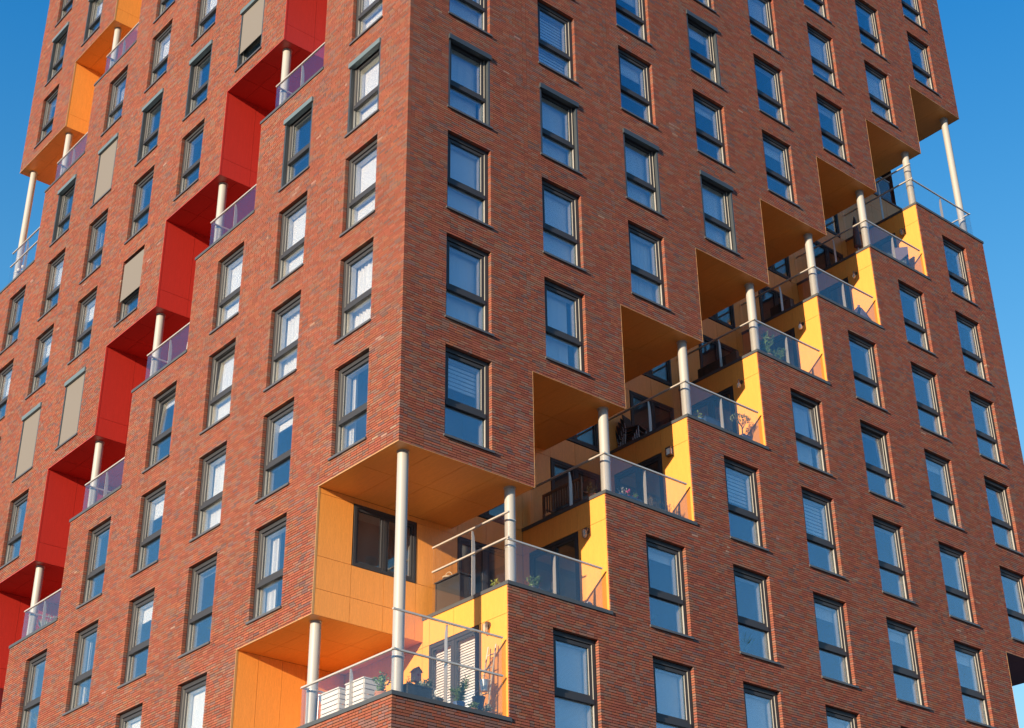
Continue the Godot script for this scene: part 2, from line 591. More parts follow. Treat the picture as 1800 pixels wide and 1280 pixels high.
func make_window_meshes() -> void:
	var hw := WW / 2 - 0.003
	var tr := 0.835
	var f := MB.new()
	bars(f, -hw, hw, 0.03, WH - 0.003, 0.095, 0.10, 0.055, -0.112, -0.2)
	f.box(Vector3(-hw + 0.095, tr + 0.015, -0.098), Vector3(hw - 0.095, tr + 0.125, -0.2))
	# rebate line round the upper light
	bars(f, -hw + 0.095, hw - 0.095, tr + 0.125, WH - 0.103, 0.018, 0.018, 0.012, -0.15, -0.2)
	meshes["frame"] = f.mesh()
	# lighter aluminium linings inside the rebates
	var lr := MB.new()
	for q in [-1.0, 1.0]:
		lr.box(Vector3(q * (hw - 0.0951), tr + 0.13, -0.1145), Vector3(q * (hw - 0.099), WH - 0.105, -0.149))
		lr.box(Vector3(q * (hw - 0.0951), 0.088, -0.1145), Vector3(q * (hw - 0.099), tr - 0.004, -0.158))
		lr.box(Vector3(q * (hw - 0.1881), tr + 0.213, -0.137), Vector3(q * (hw - 0.193), WH - 0.202, -0.158))
	meshes["lining"] = lr.mesh()
	var s := MB.new()
	bars(s, -hw + 0.116, hw - 0.116, tr + 0.140, WH - 0.124, 0.072, 0.075, 0.07, -0.135, -0.205)
	meshes["sash"] = s.mesh()
	var inn := MB.new()
	bars(inn, -hw + 0.03, hw - 0.03, 0.03, tr + 0.1, 0.10, 0.06, 0.08, -0.2065, -0.33)
	meshes["inner"] = inn.mesh()
	inn = MB.new()
	bars(inn, -hw + 0.112, hw - 0.112, tr + 0.136, WH - 0.12, 0.098, 0.10, 0.09, -0.2065, -0.325)
	meshes["inner_up"] = inn.mesh()
	var x := hw - 0.116 - 0.065
	for e in [["pane_up", -x, x, tr + 0.205, WH - 0.195], ["pane_low", -hw + 0.09, hw - 0.09, 0.08, tr + 0.005]]:
		var p := MB.new()
		p.box(Vector3(e[1], e[3], -0.160), Vector3(e[2], e[4], -0.166))
		p.box(Vector3(e[1], e[3], -0.184), Vector3(e[2], e[4], -0.190))
		meshes[e[0]] = p.mesh()
		var q := MB.new()
		q.quad(Vector3(e[1], e[3], -0.175), Vector3(e[2], e[3], -0.175), Vector3(e[2], e[4], -0.175), Vector3(e[1], e[4], -0.175), Vector3(0, 0, 1))
		meshes[e[0] + "_coat"] = q.mesh()
	var si := MB.new()
	si.box(Vector3(-hw, 0.002, -0.112), Vector3(hw, 0.028, 0.006))
	si.box(Vector3(-hw - 0.045, -0.02, 0.006), Vector3(hw + 0.045, 0.032, 0.05))
	meshes["sill"] = si.mesh()
	meshes["room"] = room_mesh(WW / 2 + 0.33, -0.12, WH + 0.25, -0.262, 2.5, WW / 2 + 0.02, -0.012, WH + 0.012)
	meshes["room_deep"] = room_mesh(WW / 2 + 0.33, -0.12, WH + 0.25, -0.262, 5.2, WW / 2 + 0.02, -0.012, WH + 0.012)
	meshes["room_small"] = room_mesh(WW / 2 + 0.05, -0.12, WH + 0.15, -0.262, 0.85, WW / 2 + 0.02, -0.012, WH + 0.012)
	var sb := MB.new()
	sb.box(Vector3(-hw - 0.01, WH - 0.135, -0.09), Vector3(hw + 0.01, WH + 0.015, 0.055))
	meshes["blind_box"] = sb.mesh()
	var gd := MB.new()
	for q in [-1, 1]:
		gd = MB.new()
		gd.box(Vector3(q * hw, 0.03, -0.105), Vector3(q * (hw - 0.055), WH - 0.15, -0.004))
		meshes["guide_rail%d" % q] = gd.mesh()

func shade_mesh(kind: String, frac: float) -> ArrayMesh:
	var key := "%s_%.2f" % [kind, frac]
	if meshes.has(key):
		return meshes[key]
	var hw := WW / 2 - 0.03
	var y1 := WH - 0.06
	var y0 := y1 - (WH - 0.10) * frac
	var z := -0.35
	var m := MB.new()
	match kind:
		"roller":
			m.box(Vector3(-hw, y0, z), Vector3(hw, y1, z - 0.004))
			m.tube(Vector3(-hw, y0, z - 0.002), Vector3(hw, y0, z - 0.002), 0.014, 0.014, 6)
		"zebra":
			var y := y1
			while y > y0 + 0.02:
				m.box(Vector3(-hw, maxf(y0, y - 0.078), z), Vector3(hw, y, z - 0.003))
				y -= 0.105
			m.tube(Vector3(-hw, y0, z - 0.002), Vector3(hw, y0, z - 0.002), 0.016, 0.016, 6)
		"pleat":
			var n := int((y1 - y0) / 0.03)
			for i in n:
				var a := y1 - i * 0.03
				m.quad(Vector3(-hw, a, z), Vector3(hw, a, z), Vector3(hw, a - 0.015, z + 0.013), Vector3(-hw, a - 0.015, z + 0.013), Vector3(0, 0.6, 0.7))
				m.quad(Vector3(-hw, a - 0.015, z + 0.013), Vector3(hw, a - 0.015, z + 0.013), Vector3(hw, a - 0.03, z), Vector3(-hw, a - 0.03, z), Vector3(0, -0.6, 0.7))
		"vertical":
			var n2 := 14
			var wd := 2 * hw * frac
			for i in n2:
				var cx := -hw + wd * (i + 0.5) / n2
				var d := 0.05
				var an := 0.22 + 0.12 * sin(i * 2.3)
				var du := Vector3(cos(an) * d, 0, sin(an) * d)
				m.quad(Vector3(cx, 0.05, z - 0.05) - du, Vector3(cx, 0.05, z - 0.05) + du, Vector3(cx, y1, z - 0.05) + du, Vector3(cx, y1, z - 0.05) - du, Vector3(-sin(an), 0, cos(an)))
		"curtain":
			var n3 := 56
			for i in n3:
				var t0 := float(i) / n3
				var t1 := float(i + 1) / n3
				var w := 2 * hw * frac
				var p0 := Vector3(-hw + w * t0, 0.04, z - 0.06 + 0.03 * sin(t0 * 58.0) + 0.012 * sin(t0 * 131.0))
				var p1 := Vector3(-hw + w * t1, 0.04, z - 0.06 + 0.03 * sin(t1 * 58.0) + 0.012 * sin(t1 * 131.0))
				var up := Vector3(0, y1 - 0.04, 0)
				var nn := (p1 - p0).cross(Vector3.UP) * -1.0
				m.quad(p0, p1, p1 + up, p0 + up, nn)
		"screen":
			m.box(Vector3(-hw + 0.02, WH - 0.14 - (WH - 0.19) * frac, -0.03), Vector3(hw - 0.02, WH - 0.12, -0.034))
			m.box(Vector3(-hw + 0.02, WH - 0.16 - (WH - 0.19) * frac, -0.045), Vector3(hw - 0.02, WH - 0.13 - (WH - 0.19) * frac, -0.02))
	meshes[key] = m.mesh()
	return meshes[key]

# what each window shows: letter + share. r roller, z zebra, p pleated, v vertical, c curtain, S beige outside screen, D dark outside screen, X empty outside box, t tilted
func window_look(left: bool, j: int, f: int) -> String:
	var right_look := {
		"1,0": "z0.36", "1,1": "v1.0", "1,2": "r1.0", "1,3": "Dv0.9", "1,4": "r0.95", "2,1": "v0.8", "2,2": "r0.97", "2,3": "Xv1.0", "2,4": "z1.0", "2,5": "z0.8",
		"3,2": "c1.0", "3,3": "Xv1.0", "3,4": "r0.25", "3,5": "r0.3", "4,3": "Xv1.0", "4,4": "", "4,5": "Xr0.2", "5,4": "r0.2", "5,5": "", "5,6": "p0.5", "6,5": "r0.12", "6,6": "p0.7",
		"7,6": "p0.8", "7,7": "", "8,7": "", "2,-2": "p1.0", "3,-1": "", "3,-2": "p1.0", "4,0": "z0.45", "4,-1": "g", "4,-2": "r0.6", "5,1": "tc0.85", "5,0": "z0.5", "5,-1": "r0.2",
		"5,-2": "p0.9", "6,2": "", "6,1": "tc0.4", "6,0": "", "6,-1": "r0.18", "7,3": "", "7,2": "c0.3", "7,1": "", "7,0": "", "7,-1": "r0.18", "8,4": "", "8,3": "", "8,2": "", "8,1": "t", "8,0": ""}
	var left_look := {
		"1,4": "r0.98", "1,3": "Xr0.96", "1,2": "r1.0", "1,1": "c1.0", "1,0": "", "2,3": "X", "2,2": "r1.0", "2,1": "c1.0", "2,0": "", "2,-1": "", "3,2": "r0.97", "3,1": "tr0.97", "3,0": "c0.9", "3,-1": "r0.08",
		"3,-2": "r1.0", "4,1": "tr0.12", "4,0": "r0.28", "4,-1": "r0.24", "4,-2": "r0.95", "5,0": "r0.06", "5,-1": "", "6,-1": "", "3,5": "S0.72", "4,4": "", "4,5": "X", "4,6": "r0.5", "5,3": "E0.62", "5,4": "",
		"5,5": "X", "5,6": "r0.6", "6,2": "S1.0", "6,3": "r0.3", "6,4": "", "6,5": "S1.0", "6,6": "", "7,2": "S1.0", "7,3": "r0.3", "7,4": "p0.4", "7,5": "X", "8,1": "", "8,3": "r0.4", "8,4": "", "8,7": "r0.1", "8,8": "X", "7,8": "Xr0.5", "7,9": "X", "8,9": ""}
	var key := "%d,%d" % [j, f]
	var d: Dictionary = left_look if left else right_look
	if d.get(key, "") != "":
		return d[key]
	return ["", "c0.22", "", "r0.07", "c0.34", "", "v0.3", "c0.15", "r0.16"][(j * 7 + f * 4 + (3 if left else 0) + 90) % 9]

func make_window(left: bool, j: int, f: int) -> void:
	var vr := RandomNumberGenerator.new()
	vr.seed = j * 131 + f * 17 + (5000 if left else 0) + 900
	var w := node("window", tower, place(left, WU + (j - 1) * B + WW / 2, YB - 1.31 + FL * f))
	var look := window_look(left, j, f)
	inst(meshes["frame"], "frame", mat["frame"], w)
	var open := Transform3D.IDENTITY
	if look.begins_with("t"):
		var piv := Vector3(0, 0.98, -0.2)
		open = Transform3D(Basis(Vector3.RIGHT, -0.06), piv) * Transform3D(Basis.IDENTITY, -piv)
		look = look.substr(1)
	inst(meshes["sash"], "sash", mat["frame"], w, open)
	inst(meshes["lining"], "lining", mat["liner"], w).set_meta("kind", "stuff")
	inst(meshes["pane_up"], "pane", mat["pane"], w, open)
	inst(meshes["pane_low"], "pane", mat["pane"], w)
	# no two panes sit quite flat
	for q in [["pane_up_coat", open, 1.5], ["pane_low_coat", Transform3D.IDENTITY, 0.45]]:
		var piv2 := Vector3(0, q[2], -0.175)
		var wob := Transform3D(Basis.from_euler(Vector3(vr.randf_range(-0.006, 0.006), vr.randf_range(-0.006, 0.006), 0)), piv2) * Transform3D(Basis.IDENTITY, -piv2)
		inst(meshes[q[0]], "pane_coating", mat["coating"], w, q[1] * wob)
	inst(meshes["inner"], "inner_frame", mat["inner_frame"], w)
	inst(meshes["inner_up"], "inner_frame", mat["inner_frame"], w, open)
	inst(meshes["sill"], "sill", mat["sill"], w)
	var rm: String = ["room_tan", "room_grey", "room_tan", "room_grey"][(j * 5 + f * 3 + (2 if left else 0) + 40) % 4]
	if not left and j == 1 and f == 0:
		rm = "room_white"
	inst(meshes["room_small"] if j == 1 else (meshes["room"] if j == 2 else meshes["room_deep"]), "room", mat[rm], w)
	if look.begins_with("X") or look.begins_with("S") or look.begins_with("D"):
		inst(meshes["blind_box"], "blind_box", mat["box_teal"] if left else mat["box_dark"], w)
		inst(meshes["guide_rail-1"], "guide_rail", mat["box_dark"], w)
		inst(meshes["guide_rail1"], "guide_rail", mat["box_dark"], w)
	if look.begins_with("X"):
		look = look.substr(1)
	elif look.begins_with("S") or look.begins_with("E"):
		inst(shade_mesh("screen", float(look.substr(1))), "screen", mat["screen"], w)
		look = ""
	elif look.begins_with("D"):
		look = look.substr(1)
	if look.length() > 1:
		var kinds := {"r": "roller", "z": "zebra", "p": "pleat", "v": "vertical", "c": "curtain"}
		var kd: String = kinds[look[0]]
		inst(shade_mesh(kd, float(look.substr(1))), "curtain" if kd == "curtain" else "blind", mat["blind_white"], w)

func make_windows() -> void:
	make_window_meshes()
	for left in [false, true]:
		for j in range(1, 9):
			for f in window_floors(left, j):
				make_window(left, j, f)

# ---------------------------------------------------------------- balcony ribbons
var cube := BoxMesh.new()

func slab(parent: Node3D, called: String, m: Material, a: Vector3, b: Vector3) -> MeshInstance3D:
	var s := (b - a).abs()
	return inst(cube, called, m, parent, Transform3D(Basis.from_scale(s), (a + b) / 2))

func wall_panels(parent: Node3D, o: Vector3, ud: Vector3, vd: Vector3, nd: Vector3, us: Array, vs: Array, skip: Array, m: Material, called := "panel") -> void:
	for i in us.size() - 1:
		for k in vs.size() - 1:
			if [i, k] in skip:
				continue
			var g := 0.0045
			var a: Vector3 = o + ud * (us[i] + g) + vd * (vs[k] + g) + nd * rng.randf_range(-0.001, 0.001)
			var b: Vector3 = o + ud * (us[i + 1] - g) + vd * (vs[k + 1] - g) - nd * 0.018
			slab(parent, called, m, a, b)

func glazing_meshes() -> void:
	for e in [["door", 1.74, 2.30], ["wide", 1.76, 1.50], ["tall", 1.74, 2.22]]:
		var hw: float = e[1] / 2 - 0.004
		var h: float = e[2] - 0.004
		var f := MB.new()
		bars(f, -hw, hw, 0.0, h, 0.07, 0.08, 0.07, 0.02, -0.07)
		f.box(Vector3(-0.045, 0.07, 0.01), Vector3(0.045, h - 0.08, -0.07))
		bars(f, -hw + 0.072, -0.047, 0.072, h - 0.082, 0.055, 0.06, 0.06, 0.0, -0.06)
		bars(f, 0.047, hw - 0.072, 0.072, h - 0.082, 0.055, 0.06, 0.06, 0.0, -0.06)
		meshes[e[0] + "_frame"] = f.mesh()
		var p := MB.new()
		for q in [[-hw + 0.13, -0.105], [0.105, hw - 0.13]]:
			p.box(Vector3(q[0], 0.135, -0.028), Vector3(q[1], h - 0.145, -0.034))
			p.box(Vector3(q[0], 0.135, -0.048), Vector3(q[1], h - 0.145, -0.054))
		meshes[e[0] + "_pane"] = p.mesh()
		meshes[e[0] + "_room"] = room_mesh(hw + 0.1, -0.1, h + 0.12, -0.09, 2.6, hw, 0.0, h)
		meshes[e[0] + "_room_short"] = room_mesh(hw + 0.02, -0.1, h + 0.12, -0.09, 0.75, hw, 0.0, h)

func glazing(parent: Node3D, kind: String, at: Transform3D, room := "room_grey", shutters := false, short := false) -> void:
	inst(meshes[kind + "_frame"], "door_frame" if kind == "door" else "window_frame", mat["frame"], parent, at)
	inst(meshes[kind + "_pane"], "pane", mat["pane"], parent, at)
	inst(meshes[kind + ("_room_short" if short else "_room")], "room", mat[room], parent, at)
	if shutters:
		var s := MB.new()
		for q in [[-0.74, -0.11], [0.11, 0.74]]:
			var y := 0.62
			s.box(Vector3(q[0], 0.14, -0.1), Vector3(q[1], 0.6, -0.12))
			while y < 2.05:
				s.quad(Vector3(q[0], y, -0.085), Vector3(q[1], y, -0.085), Vector3(q[1], y + 0.06, -0.118), Vector3(q[0], y + 0.06, -0.118), Vector3(0, 0.6, 0.7))
				y += 0.062
		inst(s.mesh(), "blind", mat["blind_white"], parent, at)

func coping(parent: Node3D, a: Vector3, b: Vector3) -> void:
	slab(parent, "coping", mat["coping"], a, b)

func railing(parent: Node3D, p: Vector3, q: Vector3, base: float, heights: Array, inward: Vector3, posts: Array) -> void:
	var top: float = heights[heights.size() - 1]
	var d := (q - p).normalized()
	var ln := p.distance_to(q)
	var rot := Basis(d, Vector3.UP, d.cross(Vector3.UP))
	var cuts := [0.0]
	for t in posts:
		cuts.append(t * ln)
	cuts.append(ln)
	for i in cuts.size() - 1:
		var a: float = cuts[i] + 0.008
		var b: float = cuts[i + 1] - 0.008
		var mid := p + d * ((a + b) / 2)
		inst(cube, "glass_panel", mat["balustrade"], parent, Transform3D(rot * Basis.from_scale(Vector3(b - a, top - 0.02, 0.011)), Vector3(mid.x, base + top / 2 - 0.01, mid.z)))
		inst(cube, "glass_tint", mat["tint"], parent, Transform3D(rot * Basis.from_scale(Vector3(b - a - 0.004, top - 0.024, 0.002)), Vector3(mid.x, base + top / 2 - 0.01, mid.z)))
	for h in heights:
		var mid := (p + q) / 2
		inst(cube, "rail", mat["rail"], parent, Transform3D(rot * Basis.from_scale(Vector3(ln + 0.03, 0.035, 0.05)), Vector3(mid.x, base + h, mid.z)))
	for t in posts:
		var o: Vector3 = p + d * (t * ln)
		var m := MB.new()
		m.xf = Transform3D(Basis(d, Vector3.UP, d.cross(Vector3.UP)), Vector3(o.x, base, o.z))
		var sg := 1.0 if m.xf.basis.z.dot(inward) > 0 else -1.0
		var pr := [Vector2(0.012, -0.08), Vector2(0.012, top - 0.03), Vector2(0.05, top - 0.03), Vector2(0.085, top - 0.16), Vector2(0.105, top - 0.36), Vector2(0.11, -0.08)]
		for sd in [-0.008, 0.008]:
			for i in range(1, pr.size() - 1):
				m.tri(Vector3(sd, pr[0].y, pr[0].x * sg), Vector3(sd, pr[i].y, pr[i].x * sg), Vector3(sd, pr[i + 1].y, pr[i + 1].x * sg), Vector3(signf(sd), 0, 0))
		for i in pr.size():
			var a2: Vector2 = pr[i]
			var b2: Vector2 = pr[(i + 1) % pr.size()]
			var nn := Vector3(0, -(b2.x - a2.x) * sg, (b2.y - a2.y) * sg) * -1.0
			m.quad(Vector3(-0.008, a2.y, a2.x * sg), Vector3(0.008, a2.y, a2.x * sg), Vector3(0.008, b2.y, b2.x * sg), Vector3(-0.008, b2.y, b2.x * sg), nn)
		put(m, "post", mat["rail"], parent)

func pillar(parent: Node3D, x: float, z: float, y0: float, y1: float, rings: Array) -> void:
	var m := MB.new()
	m.tube(Vector3(x, y0, z), Vector3(x, y1 - 0.06, z), 0.123, 0.123, 28, false)
	m.tube(Vector3(x, y1 - 0.06, z), Vector3(x, y1 + 0.01, z), 0.115, 0.115, 28, false)
	put(m, "pillar", mat["pillar"], parent)
	var tp := MB.new()
	tp.tube(Vector3(x, y1 - 0.022, z), Vector3(x, y1 + 0.005, z), 0.142, 0.142, 28)
	put(tp, "top_plate", mat["rail"], parent)
	for r in rings:
		var c := MB.new()
		c.tube(Vector3(x, r - 0.02, z), Vector3(x, r + 0.015, z), 0.135, 0.135, 28)
		put(c, "collar", mat["rail"], parent)

func ribbon_right(j: int, k: int, pm: Material) -> void:
	var bal := node("balcony", tower)
	var x0 := e1(j - 1)
	var x1 := e1(j)
	var s0 := e2(j - 1)
	var s1 := e2(j)
	var ct := capt(k)
	var cb := capb(k)
	var sy := soff(k)
	var X := Vector3.RIGHT
	var Y := Vector3.UP
	var Z := Vector3(0, 0, -1)
	# soffit
	var us := [0.0]
	for q in [0.97, 1.86, 2.77]:
		var d: float = x0 + q - s0
		if d > 0.3 and d < s1 - s0 - 0.2:
			us.append(d)
	us.append(s1 - s0)
	wall_panels(bal, Vector3(s0, sy, 0.0), X, Z, -Y, us, [0.004, 1.5, 2.999], [], pm, "soffit_panel")
	slab(bal, "soffit_slab", mat["core"], Vector3(s0 + 0.02, sy + 0.03, -0.02), Vector3(s1 - 0.02, sy + 0.2, -DEP - 0.1))
	# edge trims of the upper block
	slab(bal, "trim", mat["trim"], Vector3(s0, sy - 0.004, 0.001), Vector3(s1, sy + 0.005, 0.006))
	if j < 8:
		slab(bal, "trim", mat["trim"], Vector3(s1 + 0.001, sy, -0.05), Vector3(s1 + 0.008, sy + FL, 0.003))
		slab(bal, "wall_panel", pm, Vector3(s1 - 0.02, sy + 0.03, -0.06), Vector3(s1, sy + FL, -DEP))
	else:
		slab(bal, "trim", mat["trim"], Vector3(s1, sy - 0.006, 0.0), Vector3(s1 + 0.012, sy + 0.014, -DEP))
	# terrace and copings
	var zin := -DEP - (0.87 if j == 1 else 0.0)
	slab(bal, "terrace_floor", mat["floor"], Vector3(x0 + 0.13, cb - 0.2, -0.13), Vector3(x1 - 0.02, ct - 0.08, zin))
	coping(bal, Vector3(x0 - 0.03, cb, -0.2), Vector3(x1 + (0.04 if j < 8 else 0.03), ct, 0.03))
	if j > 1:
		coping(bal, Vector3(x0 - 0.03, cb, -0.2), Vector3(x0 + 0.2, ct, -DEP))
	# riser to the next terrace, facing the corner side
	if j < 8:
		var r := x1
		wall_panels(bal, Vector3(r - 0.005, ct - 0.08, 0.0), Z, Y, -X, [0.03, 0.99, 1.87, 2.75, 2.995], [0.0, 2.36, FL + 0.005], [[1, 0], [2, 0]], pm)
		slab(bal, "wall_core", mat["core"], Vector3(r + 0.02, ct + 2.33, -0.1), Vector3(r + 0.1, ct + FL - 0.1, -DEP))
		slab(bal, "wall_core", mat["core"], Vector3(r + 0.02, ct - 0.2, -0.1), Vector3(r + 0.1, ct + FL - 0.1, -0.985))
		slab(bal, "wall_core", mat["core"], Vector3(r + 0.02, ct - 0.2, -2.757), Vector3(r + 0.1, ct + FL - 0.1, -DEP))
		glazing(bal, "door", Transform3D(Basis(Vector3.UP, -PI / 2), Vector3(r, ct - 0.04, -1.87)), "room_tan" if j > 1 else "room_grey", j == 1, true)
	# back wall
	if j > 1:
		var w := x1 - x0 if j < 8 else 0.9
		var skip := [[1, 0], [2, 0], [1, 2], [2, 2]] if j < 8 else []
		var uu: Array = [0.0, 0.99, 1.87, 2.75, w] if j < 8 else [0.0, 0.9]
		wall_panels(bal, Vector3(x0, ct - 0.08, -DEP), X, Y, Vector3(0, 0, 1), uu, [0.0, 2.36, 3.03, 5.30, 5.6], skip, pm)
		var bz0 := -DEP - 0.02
		var bz1 := -DEP - 0.1
		for q in [[0.0, 0.985], [2.755, w]] if j < 8 else [[0.0, 0.9]]:
			slab(bal, "wall_core", mat["core"] if j < 8 else pm, Vector3(x0 + q[0], ct - 0.3, bz0), Vector3(x0 + q[1], sy, bz1))
		if j < 8:
			slab(bal, "wall_core", mat["core"], Vector3(x0 + 0.99, ct + 2.29, bz0), Vector3(x0 + 2.75, ct + 2.94, bz1))
			glazing(bal, "door", Transform3D(Basis.IDENTITY, Vector3(x0 + 1.87, ct - 0.04, -DEP)), "room_tan")
			glazing(bal, "tall", Transform3D(Basis.IDENTITY, Vector3(x0 + 1.87, ct + 2.97, -DEP)), "room_tan")
		else:
			# round the far corner the next terrace is a storey higher
			wall_panels(bal, Vector3(x0 + 0.9, ct - 0.08, -DEP), X, Y, Vector3(0, 0, 1), [0.0, 0.95, 1.9, 2.88], [0.0, 2.36, 3.0], [], pm)
			slab(bal, "wall_core", mat["core"], Vector3(x0 + 0.9, ct - 0.3, bz0), Vector3(LEN - 0.02, ct + 2.9, bz1))
			slab(bal, "terrace_floor", mat["floor"], Vector3(x0 + 0.9, ct + 2.7, -DEP - 0.12), Vector3(LEN - 0.1, ct + 2.9, -DEP - 3.4))
			coping(bal, Vector3(x0 + 0.9, ct + 2.93, -DEP + 0.03), Vector3(LEN + 0.03, ct + 3.0, -DEP - 0.2))
			railing(bal, Vector3(x0 + 1.1, 0, -DEP - 0.05), Vector3(LEN - 0.5, 0, -DEP - 0.05), ct + 3.0, [1.0], Z, [0.5])
	# railings
	if j == 1:
		railing(bal, Vector3(0.03, 0, -0.06), Vector3(2.86, 0, -0.06), ct, [0.87, 1.70], Z, [0.49])
		railing(bal, Vector3(0.06, 0, -3.3), Vector3(0.06, 0, -0.03), ct, [0.87], X, [0.53])
		railing(bal, Vector3(0.06, 0, -3.32), Vector3(2.9, 0, -3.32), ct, [0.87], -Z, [0.5])
		pillar(bal, 0.40, -0.38, ct - 0.08, sy, [ct + 0.84])
	else:
		var hs := [1.0]
		railing(bal, Vector3(x0 + 0.05, 0, -0.06), Vector3(x1 - (0.18 if j < 8 else 0.45), 0, -0.06), ct, hs, Z, [0.5])
		railing(bal, Vector3(x0 + 0.05, 0, -2.72 if j < 4 else -2.95), Vector3(x0 + 0.05, 0, -0.03), ct, [1.03, 1.63] if (j == 2 or j == 8) else hs, X, [0.52])
		pillar(bal, x0 + 0.39, -0.37, ct - 0.08, soff(k - 1), [ct + 0.97] if j != 2 else [ct + 0.97, ct + 1.6])
		if j == 8:
			pillar(bal, LEN - 0.4, -0.4, ct - 0.08, sy, [ct + 0.95])
			railing(bal, Vector3(LEN - 0.45, 0, -2.95), Vector3(LEN - 0.45, 0, -0.03), ct, hs, -X, [0.5])

func ribbon_left(n: int, k: int, pm: Material) -> void:
	var bal := node("balcony", tower)
	var za := e1(n - 1)
	var zb := e1(n)
	var ta := e2(n - 1, true)
	var tb := e2(n, true)
	var ct := capt(k)
	var cb := capb(k)
	var sy := soff(k)
	var X := Vector3.RIGHT
	var Y := Vector3.UP
	var Z := Vector3(0, 0, -1)
	var corner := n == 1 and k == 0
	if not corner:
		var vs: Array = [0.0, 1.2, 2.2, zb - za] if zb - za < 3.5 else [0.0, 1.2, 2.5, zb - za]
		wall_panels(bal, Vector3(0.0, sy, -za), X, Z, -Y, [0.004, 0.6, 1.86, 2.999], vs, [], pm, "soffit_panel")
		slab(bal, "soffit_slab", mat["core"], Vector3(0.02, sy + 0.03, -za - 0.02), Vector3(DEP + 0.1, sy + 0.2, -zb + 0.02))
		slab(bal, "trim", mat["trim"] if pm != mat["panel_red"] else pm, Vector3(-0.012, sy - 0.006, -za), Vector3(-0.004, sy + 0.012, -zb))
		slab(bal, "terrace_floor", mat["floor"], Vector3(0.13, cb - 0.2, -ta - 0.02), Vector3(DEP, ct - 0.08, -tb + 0.13))
		coping(bal, Vector3(-0.03, cb, -ta + 0.03), Vector3(0.2, ct, -tb - 0.03))
		coping(bal, Vector3(0.2, cb, -tb + 0.2), Vector3(DEP, ct, -tb - 0.03))
		railing(bal, Vector3(0.05, 0, -(tb - 0.6)), Vector3(0.05, 0, -ta - 0.04), ct, [0.90] if n < 8 else [0.88, 1.47], X, [0.52])
		if n < 8:
			railing(bal, Vector3(0.05, 0, -(tb - 0.6)), Vector3(2.9, 0, -(tb - 0.6)), ct, [0.90], -Z, [0.5])
		# lower block riser (faces away)
		if n < 8:
			slab(bal, "wall_panel", pm, Vector3(0.06, cb - FL, -tb + 0.004), Vector3(DEP, cb, -tb + 0.03))
		# back wall
		wall_panels(bal, Vector3(DEP, ct - 0.08, -ta), Z, Y, -X, [0.0, 1.0, 2.0, tb - ta], [0.0, 2.36, 3.0, 5.5], [], pm)
		slab(bal, "wall_core", mat["core"], Vector3(DEP + 0.02, ct - 0.3, -ta), Vector3(DEP + 0.1, sy, -tb))
	else:
		slab(bal, "trim", mat["trim"], Vector3(-0.012, sy - 0.006, 0.012), Vector3(-0.004, sy + 0.014, -zb))
		coping(bal, Vector3(-0.03, cb, -0.2), Vector3(0.2, ct, -tb - 0.03))
		coping(bal, Vector3(0.2, cb, -tb + 0.2), Vector3(DEP, ct, -tb - 0.03))
		wall_panels(bal, Vector3(DEP, ct - 0.08, -DEP), Z, Y, -X, [0.0, 0.9, 1.8, 2.7], [0.0, 2.36, 2.7], [], pm)
		slab(bal, "wall_core", mat["core"], Vector3(DEP + 0.02, ct - 0.3, -DEP - 0.11), Vector3(DEP + 0.1, sy - 2.7, -6.0))
	# riser of the upper block, facing the street corner
	if n < 8:
		var y0 := soff(k - 1)
		if corner:
			wall_panels(bal, Vector3(0.0, y0, -zb + 0.005), X, Y, -Z, [0.045, 0.97, 1.87, 2.77, 3.82], [0.0, 0.6, 1.36, 2.86, 2.999], [[1, 2], [2, 2]], pm)
			for q in [[0.1, 0.03, 0.965, FL], [2.775, 0.03, 3.8, FL], [0.1, 0.03, 3.8, 1.35], [0.1, 2.87, 3.8, FL]]:
				slab(bal, "wall_core", mat["core"], Vector3(q[0], y0 + q[1], -zb - 0.02), Vector3(q[2], y0 + q[3], -zb - 0.1))
			glazing(bal, "wide", Transform3D(Basis.IDENTITY, Vector3(1.87, y0 + 1.36, -zb)), "room_white")
		else:
			wall_panels(bal, Vector3(0.0, y0, -zb + 0.005), X, Y, -Z, [0.045, 0.6 if pm == mat["panel_yellow"] and k < 3 else 1.0, 1.25 if pm == mat["panel_yellow"] and k < 3 else 1.95, 1.9 if pm == mat["panel_yellow"] and k < 3 else 2.6, 2.995], [0.0, 0.6, FL - 0.001], [], pm)
			slab(bal, "wall_core", mat["core"], Vector3(0.1, y0 + 0.02, -zb - 0.02), Vector3(DEP, y0 + FL, -zb - 0.1))
		slab(bal, "trim", mat["trim"] if pm != mat["panel_red"] else pm, Vector3(-0.008, y0, -zb - 0.004), Vector3(0.045, y0 + FL, -zb + 0.009))
		pillar(bal, 0.36, -(zb + 0.37), ct - 0.08, soff(k - 1), [ct + 0.86])
	else:
		pillar(bal, 0.4, -(LEN - 0.4), ct - 0.08, sy, [ct + 0.85, ct + 1.44])

func make_ribbons() -> void:
	cube.size = Vector3.ONE
	glazing_meshes()
	for j in range(1, 9):
		ribbon_right(j, j - 1, mat["panel_yellow"])
	ribbon_right(8, 0, mat["panel_purple"])
	ribbon_right(7, -1, mat["panel_purple"])
	for n in [1, 2, 3]:
		ribbon_left(n, 1 - n, mat["panel_yellow"])
	for n in range(2, 9):
		ribbon_left(n, 8 - n, mat["panel_red"])
	for n in [6, 7, 8]:
		ribbon_left(n, 15 - n, mat["panel_yellow"])

# ---------------------------------------------------------------- things on the balconies
func flr(k: int) -> float:
	return capt(k) - 0.08

